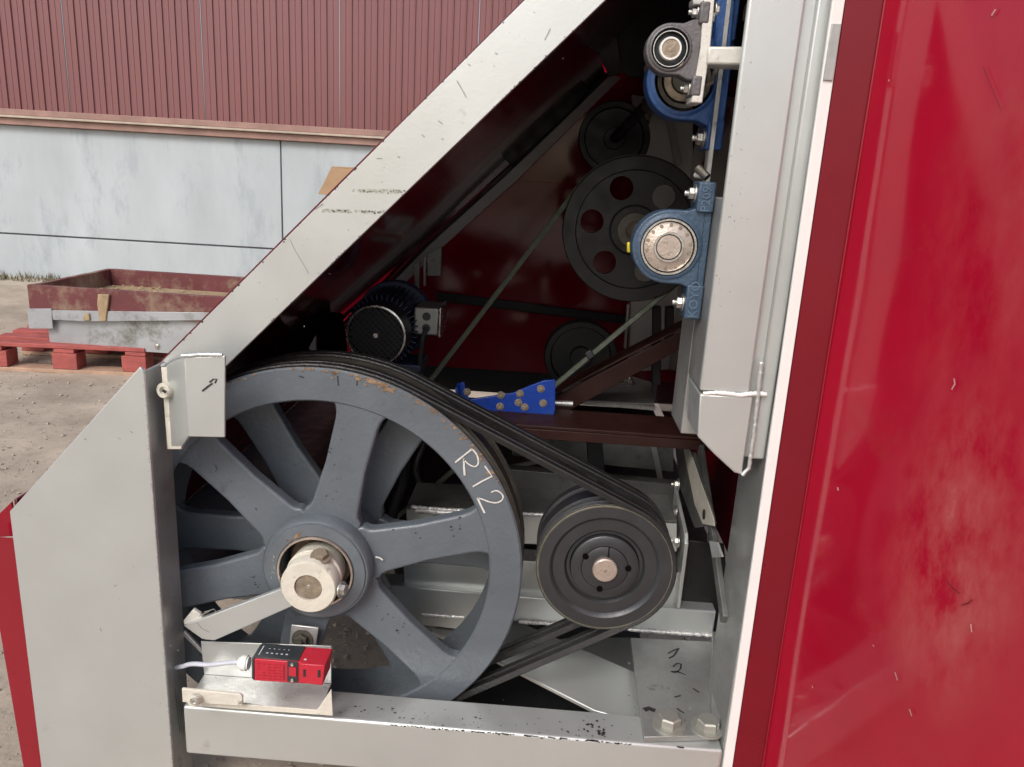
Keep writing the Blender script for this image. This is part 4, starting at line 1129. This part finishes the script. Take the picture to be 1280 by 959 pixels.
tb = mc + V((mr + 0.035, 0.09, 0.022))
MB().box((tb.x - 0.03, tb.y - 0.02, tb.z - 0.03), (tb.x + 0.025, tb.y + 0.07, tb.z + 0.032)).build('terminal_box', 'silver_in', mo, 0.004, bseg=3)
MB().box((tb.x + 0.0255, tb.y - 0.024, tb.z - 0.033), (tb.x + 0.031, tb.y + 0.073, tb.z + 0.035)).build('terminal_lid', 'steel', mo, 0.002)
for dz in (0.012, -0.014):
    MB().lathe(tb + V((-0.002, -0.0215, dz)), [(0.0, 0.0), (0.009, 0.0), (0.010, 0.003), (0.010, 0.006)], 20, 'Y').build('gland_plug', 'darkplastic', mo, 0, 40)
MB().tube([tb + V((-0.002, -0.022, -0.014)), tb + V((-0.006, -0.035, -0.03)), tb + V((-0.012, -0.03, -0.08)), tb + V((-0.014, 0.0, -0.16))], 0.0055, 12).build('motor_cable', 'darkplastic', mo)
MB().box((mc.x - 0.01, YMo + 0.06, mc.z - mr - 0.03), (mc.x + 0.09, YMo + 0.17, mc.z - mr - 0.012)).build('motor_foot', 'motorblue', mo, 0.003)
plate('motor_plate', [(395, 442), (385, 436), (394, 420)], 1.75, 0.01, 'silver_edge', mo)

# ================================================================== BLUE BOLTED BRACKET
YBl = 1.50
bl = thing('blue_bracket', PY(640, 522, YBl), 'bright blue bolted bracket standing on the brown channel', 'bracket')
plate('back_plate', [(571, 480), (580, 478), (586, 500), (640, 492), (664, 482), (680, 476), (694, 475), (694, 512), (692, 520), (610, 522), (575, 512)], YBl, 0.008, 'brightblue', bl, 0.001)
MB().prism([PY(618, 521, YBl), PY(693, 519, YBl), PY(693, 519, YBl) - V((0, 0.03, 0)), PY(618, 521, YBl) - V((0, 0.03, 0))], (0, 0, -0.007)).build('base_flange', 'brightblue', bl, 0.001)
MB().prism([PY(571, 480, YBl - 0.001), PY(574, 480, YBl - 0.001), PY(577, 510, YBl - 0.001), PY(574, 512, YBl - 0.001)], (0, -0.03, 0)).build('end_tab', 'brightblue', bl, 0.001)
for x, y in ((584, 490), (626, 494), (650, 492), (648, 503), (656, 509), (679, 504), (676, 486), (625, 508)):
    bolt(PY(x, y, YBl), (0, -1, 0.1), 0.0052, bl, 'oldsteel', 'hex')
MB().tube([PY(692, 504, YBl + 0.06), PY(716, 505, YBl + 0.06)], 0.006, 12).build('push_rod', 'silver_edge', bl)

# ================================================================== HAT BRACKET (top left)
YH = F - 0.022
hb = thing('corner_bracket', PY(205, 560, YH), 'folded silver bracket bolted to the top of the left post', 'bracket')
# face plate, return, narrow tongue
zt_ = PY(240, 447, YH + 0.02).z; zb_ = PY(240, 546, YH + 0.02).z
xa = PY(230, 500, YH + 0.02).x; xb_ = PY(281, 500, YH + 0.02).x
MB().prism([PY(231, 447, YH + 0.02), PY(281, 445, YH + 0.02), PY(281, 547, YH + 0.02), PY(235, 546, YH + 0.02)], (0, 0.005, 0)).build('face_plate', 'silver', hb, 0.0012)
MB().prism([PY(202, 458, YH + 0.055), PY(231, 448, YH + 0.022), PY(235, 546, YH + 0.022), PY(226, 561, YH + 0.055), PY(208, 562, YH + 0.055)], (0.003, 0.004, 0)).build('return_plate', 'silver', hb, 0.001)
MB().prism([PY(201, 459, YH + 0.048), PY(223, 460, YH + 0.048), PY(227, 562, YH + 0.048), PY(209, 562, YH + 0.048)], (0, 0.005, 0)).build('tongue', 'cream', hb, 0.0012)
weld([PY(228, 445, YH + 0.021), PY(250, 443, YH + 0.021), PY(278, 444, YH + 0.021)], 0.003, hb, 'silver')
weld([PY(202, 458, YH + 0.05), PY(214, 450, YH + 0.045), PY(229, 445, YH + 0.025)], 0.002, hb, 'silver')
bolt(PY(210, 487, YH + 0.047), (-0.25, -1, 0.1), 0.0115, hb, 'cream', 'socket')
stroke('socket_recess', [PY(204, 487, YH + 0.032), PY(209, 490, YH + 0.032)], 0.005, 'ink', hb, lift=0.003)
for pts in ([(253, 489), (259, 484), (266, 479)], [(262, 478), (267, 474), (271, 474), (269, 479)]):
    stroke('marker_line', [PY(x, y, YH + 0.02) for x, y in pts], 0.0028, 'ink', hb)

# ================================================================== SWITCH BRACKET, SWITCH, CABLE
sb = thing('switch_bracket', (PY(330, 890, F).x, F, BZ1), 'folded silver sheet bracket on the bottom beam under the red switch', 'bracket')
zs0 = 0.2335
zs = PY(330, 884, F - 0.012).z
# shelf surface (nearly level), back upright, front lip
s1 = PZ(255, 843, 0.252); s2 = PZ(414, 855, 0.252)
yk = (s1.y + s2.y) / 2
f1 = PZ(238, 872, 0.252); f2 = PZ(395, 888, 0.252)
MB().prism([s1, s2, V((s2.x, F - 0.02, 0.250)), f2 * 1.0, f1 * 1.0], (0, 0, -0.0025)).build('shelf', 'silver_edge', sb, 0.0006)
MB().prism([s1, s2, PY(414, 808, s2.y), PY(251, 802, s1.y)], (0, 0.0025, 0)).build('upright_sheet', 'silver', sb, 0.0006)
MB().prism([PY(238, 876, F - 0.016), PY(396, 888, F - 0.016), PY(414, 862, F - 0.016), PY(416, 895, F - 0.016), PY(300, 887, F - 0.016), PY(240, 882, F - 0.016)], (0, 0.003, 0)).build('front_lip', 'cream', sb, 0.0006)
st = thing('clamp_strip', PY(265, 880, F - 0.026), 'small cream strip screwed to the beam left of the switch bracket', 'strip')
plate('strip_plate', [(227, 861), (300, 868), (303, 871), (303, 883), (228, 878)], F - 0.028, 0.005, 'cream', st, 0.0012)
bolt(PY(246, 873, F - 0.028), (-0.15, -1, 0.15), 0.0105, st, 'cream', 'socket')
bolt(PY(245, 876, F - 0.040), (-0.15, -1, 0.15), 0.0055, st, 'steel', 'socket', 'screw_core')

YS = F - 0.012
sw = thing('safety_switch', PY(360, 852, YS), 'red and black safety switch with white cable gland', 'switch')


def swbox(name, px0, py0, px1, py1, Y, dep, m, bev=0.0015):
    a_ = PY(px0, py0, Y); c_ = PY(px1, py1, Y)
    d_ = PY(px1, py0, Y)
    return a_, c_


# body front face corners (px) and depth back so that the top shows
def swprism(name, quad, Y, dep, m, bev=0.0012):
    return MB().prism([PY(x, y, Y) for x, y in quad], (0, dep, 0)).build(name, m, sw, bev)


swprism('switch_body', [(318, 824), (384, 829), (384, 855), (318, 851)], YS, 0.042, 'switchred')
swprism('end_cap', [(314.5, 823), (317.8, 823.4), (317.8, 851.5), (314.5, 848)], YS + 0.002, 0.040, 'darkplastic')
swprism('head_block', [(375, 830), (406, 832), (403, 857), (375, 854)], YS - 0.003, 0.045, 'switchred')
swprism('clamp_band', [(359, 826.5), (372, 828), (372, 853.5), (359, 852)], YS - 0.002, 0.001, 'darkplastic', 0)
swprism('band_centre', [(361, 834), (370, 835), (370, 846), (361, 845)], YS - 0.0035, 0.0012, 'switchred', 0)
# dark cover on the top of the body
ztop = [PY(317, 823.2, YS + 0.003) + V((0, 0, .0004)), PY(373, 827.6, YS + 0.003) + V((0, 0, .0004))]
MB().prism([ztop[0], ztop[1], ztop[1] + V((0, 0.038, 0)), ztop[0] + V((0, 0.038, 0))], (0, 0, 0.0022)).build('top_cover', 'darkplastic', sw, 0.0005)
tz = ztop[0].z + 0.0024
for k in range(5):
    p = ztop[0].lerp(ztop[1], 0.22 + 0.11 * k) + V((0, 0.012, 0.0026))
    stroke('printed_mark', [p, p + V((0.0035, 0.0, 0))], 0.003, 'printpale', sw, (0, 0, 1), 0.0003)
    p = p + V((0, 0.012, 0))
    stroke('printed_mark', [p, p + V((0.0028, 0.0, 0))], 0.0012, 'printpale', sw, (0, 0, 1), 0.0003)
p = ztop[0] + V((0.006, 0.006, 0.0026)); stroke('printed_mark', [p, p + V((0.0, 0.024, 0))], 0.002, 'printpale', sw, (0, 0, 1), 0.0003)
for x in (338, 351):
    bolt(PY(x, 826 if x == 338 else 826, YS + 0.025) + V((0, 0, 0.0025)), (0, 0, 1), 0.002, sw, 'steel', 'socket', 'screw')
for x, y in ((365.5, 830.5), (365.5, 850)):
    bolt(PY(x, y, YS - 0.002), (0, -1, 0), 0.0027, sw, 'steel', 'socket', 'screw')
for q in ([(379, 837), (382, 837), (382, 846), (379, 846)], [(397, 838), (400.5, 838), (400.5, 847), (397, 847)]):
    swprism('key_slot', q, YS - 0.0036, 0.0004, 'ink', 0)
for r_i in range(6):
    for c_i in range(5):
        x = 321.5 + c_i * 6.8; y = 829.5 + r_i * 3.6 + c_i * 0.45
        if random.random() < 0.12: continue
        stroke('printed_text', [PY(x, y, YS), PY(x + random.uniform(3, 5.8), y + 0.3, YS)], 0.0011, 'print', sw, lift=0.0004)
stroke('printed_bar', [PY(355, 831, YS), PY(355, 850, YS)], 0.0025, 'print', sw, lift=0.0004)
stroke('white_label', [PY(381, 827.5, YS + 0.006) + V((0, 0, .002)), PY(386, 818.5, YS + 0.03) + V((0, 0, .002))], 0.004, 'whiteplastic', sw, (0, 0, 1), 0.0012)
# gland
gl = PY(310, 829, YS + 0.02); glr = 0.0125
MB().lathe(gl, [(0, -0.001), (0.008, -0.001), (0.010, 0.002), (0.0125, 0.004), (0.0125, 0.013), (0.0105, 0.0135), (0.0105, 0.016), (0, 0.016)], 20, 'X').build('cable_gland', 'whiteplastic', sw, 0, 30)
for ob in sw.children:
    if ob.name.startswith('cable_gland'): ob.location.x -= 0.014
cabp = [gl + V((-0.013, 0, 0)), PY(290, 828, YS + 0.021), PY(262, 831, YS + 0.024), PY(240, 830, YS + 0.03), PY(222, 834, YS + 0.045), PY(180, 836, YS + 0.08)]
cb_ = MB().tube([V(p) for p in smoothline([tuple(p) for p in cabp], 4)], 0.0038, 12).build('switch_cable', 'cable', None)
tag(cb_, 'pale grey cable running left from the red switch behind the post', 'cable')
# small clamp plate with screw under the hub
cs = thing('cable_clamp', PY(382, 800, 1.13), 'small zinc clamp plate with dark screw below the wheel hub', 'clamp')
plate('clamp_plate', [(364, 781), (398, 785), (394, 812), (361, 808)], 1.128, 0.004, 'silver_edge', cs)
bolt(PY(378, 799, 1.127), (0, -1, 0.2), 0.0115, cs, 'castworn', 'nut')

# ================================================================== RED STRIP LEFT
rs = thing('red_side_strip', PY(25, 940, F + 0.03), 'red painted sheet edge showing left of the silver side panel', 'panel')
MB().prism([PY(-20, 672, F + 0.03), PY(18, 674, F + 0.03), PY(36, 800, F + 0.03), PY(56, 975, F + 0.03), PY(34, 985, F + 0.03), PY(2, 800, F + 0.03)], (0, 0.004, 0)).build('strip_sheet', 'redstrip', rs)
MB().prism([PY(-14, 655, F + 0.06), PY(14, 628, F + 0.06), PY(22, 670, F + 0.06), PY(-10, 672, F + 0.06)], (0, 0.004, 0)).build('inner_sheet', 'darkred', rs)

# ================================================================== RED DOOR
dr = thing('red_door', (0.397, 1.05, 0.1), 'large glossy red door swung open towards the viewer on the right', 'door')
hp = V((0.399, 1.047, 0)); dd = V((math.cos(R(70)), -math.sin(R(70)), 0)); dn_ = V((dd.y, -dd.x, 0))
if dn_.x > 0: dn_ = -dn_
# slightly dished sheet for uneven reflections
b = MB(); nu, nz = 40, 60
for j in range(nz + 1):
    for i in range(nu + 1):
        t = i / nu * 0.8; z = 0.02 + 1.75 * j / nz
        d = 0.0022 * noise.noise(V((t * 4, z * 3, 1.7))) + 0.0006 * noise.noise(V((t * 14, z * 9, 4.0)))
        b.v.append(hp + dd * t + V((-0.0085 * (z - 0.8) - 0.004, 0, z)) + dn_ * d)
for j in range(nz):
    for i in range(nu): b.f.append((j * (nu + 1) + i, j * (nu + 1) + i + 1, (j + 1) * (nu + 1) + i + 1, (j + 1) * (nu + 1) + i))
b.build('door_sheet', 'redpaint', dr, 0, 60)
MB().prism([V((hp.x, hp.y, 0.02)) - dn_ * 0.004, V((hp.x, hp.y, 0.02)) + dd * 0.8 - dn_ * 0.004, V((hp.x, hp.y, 1.77)) + dd * 0.8 - dn_ * 0.004, V((hp.x, hp.y, 1.77)) - dn_ * 0.004], -dn_ * 0.02).build('door_back', 'redstrip', dr)
lx = lambda z: fxl(z) + 0.0165
ex = lambda z: hp.x - 0.0085 * (z - 0.8) - 0.004
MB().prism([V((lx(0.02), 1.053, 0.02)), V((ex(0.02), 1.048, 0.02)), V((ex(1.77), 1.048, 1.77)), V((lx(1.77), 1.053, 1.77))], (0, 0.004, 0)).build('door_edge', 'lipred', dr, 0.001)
MB().tube([V((ex(0.02) - 0.001, 1.0455, 0.02)), V((ex(1.77) - 0.001, 1.0455, 1.77))], 0.0014, 8).build('edge_fold', 'redstrip', dr)
M['scratch'] = mat('pale_scratch', (0.5, 0.22, 0.22), 0.6, 0.0, 0.3, 60)
M['stain'] = mat('dark_red_stain', (0.14, 0.004, 0.01), 0.4, 0.0, 0.3, 60)


def doorpt(x, y):
    p = PN(x, y, hp + V((-0.004, 0, 0)), dn_)
    return PN(x, y, hp + V((-0.0085 * (p.z - 0.8) - 0.004, 0, 0)), dn_) + dn_ * 0.0028


for pts, w_, m_ in (([(1231, 83), (1238, 100), (1247, 122), (1254, 138)], 0.0007, 'stain'), ([(1195, 473), (1196, 480), (1192, 487)], 0.0022, 'scratch'), ([(1049, 609), (1050, 613)], 0.003, 'scratch'),
                    ([(1113, 100), (1114, 102)], 0.002, 'scratch'), ([(1247, 12), (1242, 20)], 0.002, 'scratch'), ([(1121, 840), (1124, 850)], 0.002, 'scratch'), ([(1185, 725), (1193, 735), (1203, 742)], 0.0012, 'stain'),
                    ([(1204, 756), (1212, 754), (1218, 749)], 0.0014, 'stain'), 
                    ([(1139, 886), (1142, 895)], 0.002, 'scratch'), ([(1093, 806), (1095, 808)], 0.002, 'scratch'), ([(1216, 780), (1217, 790)], 0.002, 'scratch'), ([(1017, 857), (1018, 860)], 0.002, 'scratch'), 
                    ([(1060, 240), (1061, 243)], 0.002, 'scratch')):
    stroke('scratch_mark', [doorpt(x, y) for x, y in pts], w_, m_, dr, dn_, 0.0)


# paler, rougher patches blended into the door paint, broken up by noise
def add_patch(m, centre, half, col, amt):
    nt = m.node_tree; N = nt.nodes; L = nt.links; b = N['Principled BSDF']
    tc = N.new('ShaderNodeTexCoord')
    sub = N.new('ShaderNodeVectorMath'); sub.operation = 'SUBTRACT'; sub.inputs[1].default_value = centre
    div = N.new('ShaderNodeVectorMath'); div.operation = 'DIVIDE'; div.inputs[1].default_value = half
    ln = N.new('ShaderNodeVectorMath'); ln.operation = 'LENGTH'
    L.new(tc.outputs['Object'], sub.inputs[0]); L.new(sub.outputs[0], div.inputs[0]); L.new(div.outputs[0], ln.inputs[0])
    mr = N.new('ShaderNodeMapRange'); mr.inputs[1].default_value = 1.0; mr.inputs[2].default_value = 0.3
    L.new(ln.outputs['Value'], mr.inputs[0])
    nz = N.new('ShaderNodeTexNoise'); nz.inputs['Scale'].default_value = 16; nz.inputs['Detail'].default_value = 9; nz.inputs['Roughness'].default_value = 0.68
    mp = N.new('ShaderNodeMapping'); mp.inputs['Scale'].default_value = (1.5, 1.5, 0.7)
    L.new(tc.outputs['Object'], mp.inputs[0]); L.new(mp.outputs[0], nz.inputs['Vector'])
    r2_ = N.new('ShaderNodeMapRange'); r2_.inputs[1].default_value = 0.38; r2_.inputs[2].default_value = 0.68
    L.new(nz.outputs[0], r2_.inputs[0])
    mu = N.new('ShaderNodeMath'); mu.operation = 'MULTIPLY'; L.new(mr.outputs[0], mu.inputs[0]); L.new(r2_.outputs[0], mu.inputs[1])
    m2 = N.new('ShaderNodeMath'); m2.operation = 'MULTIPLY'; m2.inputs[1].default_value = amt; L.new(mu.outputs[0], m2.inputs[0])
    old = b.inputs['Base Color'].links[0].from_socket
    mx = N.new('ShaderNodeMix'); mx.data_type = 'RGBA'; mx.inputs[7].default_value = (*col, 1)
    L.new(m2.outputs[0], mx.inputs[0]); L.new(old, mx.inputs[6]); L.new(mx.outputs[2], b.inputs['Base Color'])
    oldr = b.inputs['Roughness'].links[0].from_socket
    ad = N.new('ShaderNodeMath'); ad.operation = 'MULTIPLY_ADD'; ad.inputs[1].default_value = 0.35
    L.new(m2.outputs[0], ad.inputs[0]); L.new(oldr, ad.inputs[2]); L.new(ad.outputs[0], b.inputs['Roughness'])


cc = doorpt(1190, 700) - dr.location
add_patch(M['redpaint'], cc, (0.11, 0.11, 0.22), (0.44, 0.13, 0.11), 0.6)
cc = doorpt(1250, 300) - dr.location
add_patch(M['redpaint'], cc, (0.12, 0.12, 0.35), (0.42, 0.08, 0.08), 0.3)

# hoses hanging behind the large wheel
for nm, pts, lab in (('hose', [(470, 520, 1.55), (500, 560, 1.5), (505, 600, 1.5), (490, 650, 1.5), (500, 720, 1.55)], 'thicker black hose hanging behind the upper right window of the large wheel'),
                     ('hose', [(545, 520, 1.6), (528, 560, 1.52), (520, 590, 1.5), (535, 640, 1.5), (520, 700, 1.55)], 'thinner black hose hanging closest to the welded mount behind the large wheel')):
    r_h = 0.011 if 'thicker' in lab else 0.007
    o = MB().tube([V(p) for p in smoothline([tuple(PY(x, y, Y)) for x, y, Y in pts], 6)], r_h, 12).build(nm, 'black', None, 0, 60)
    tag(o, lab, 'hose')
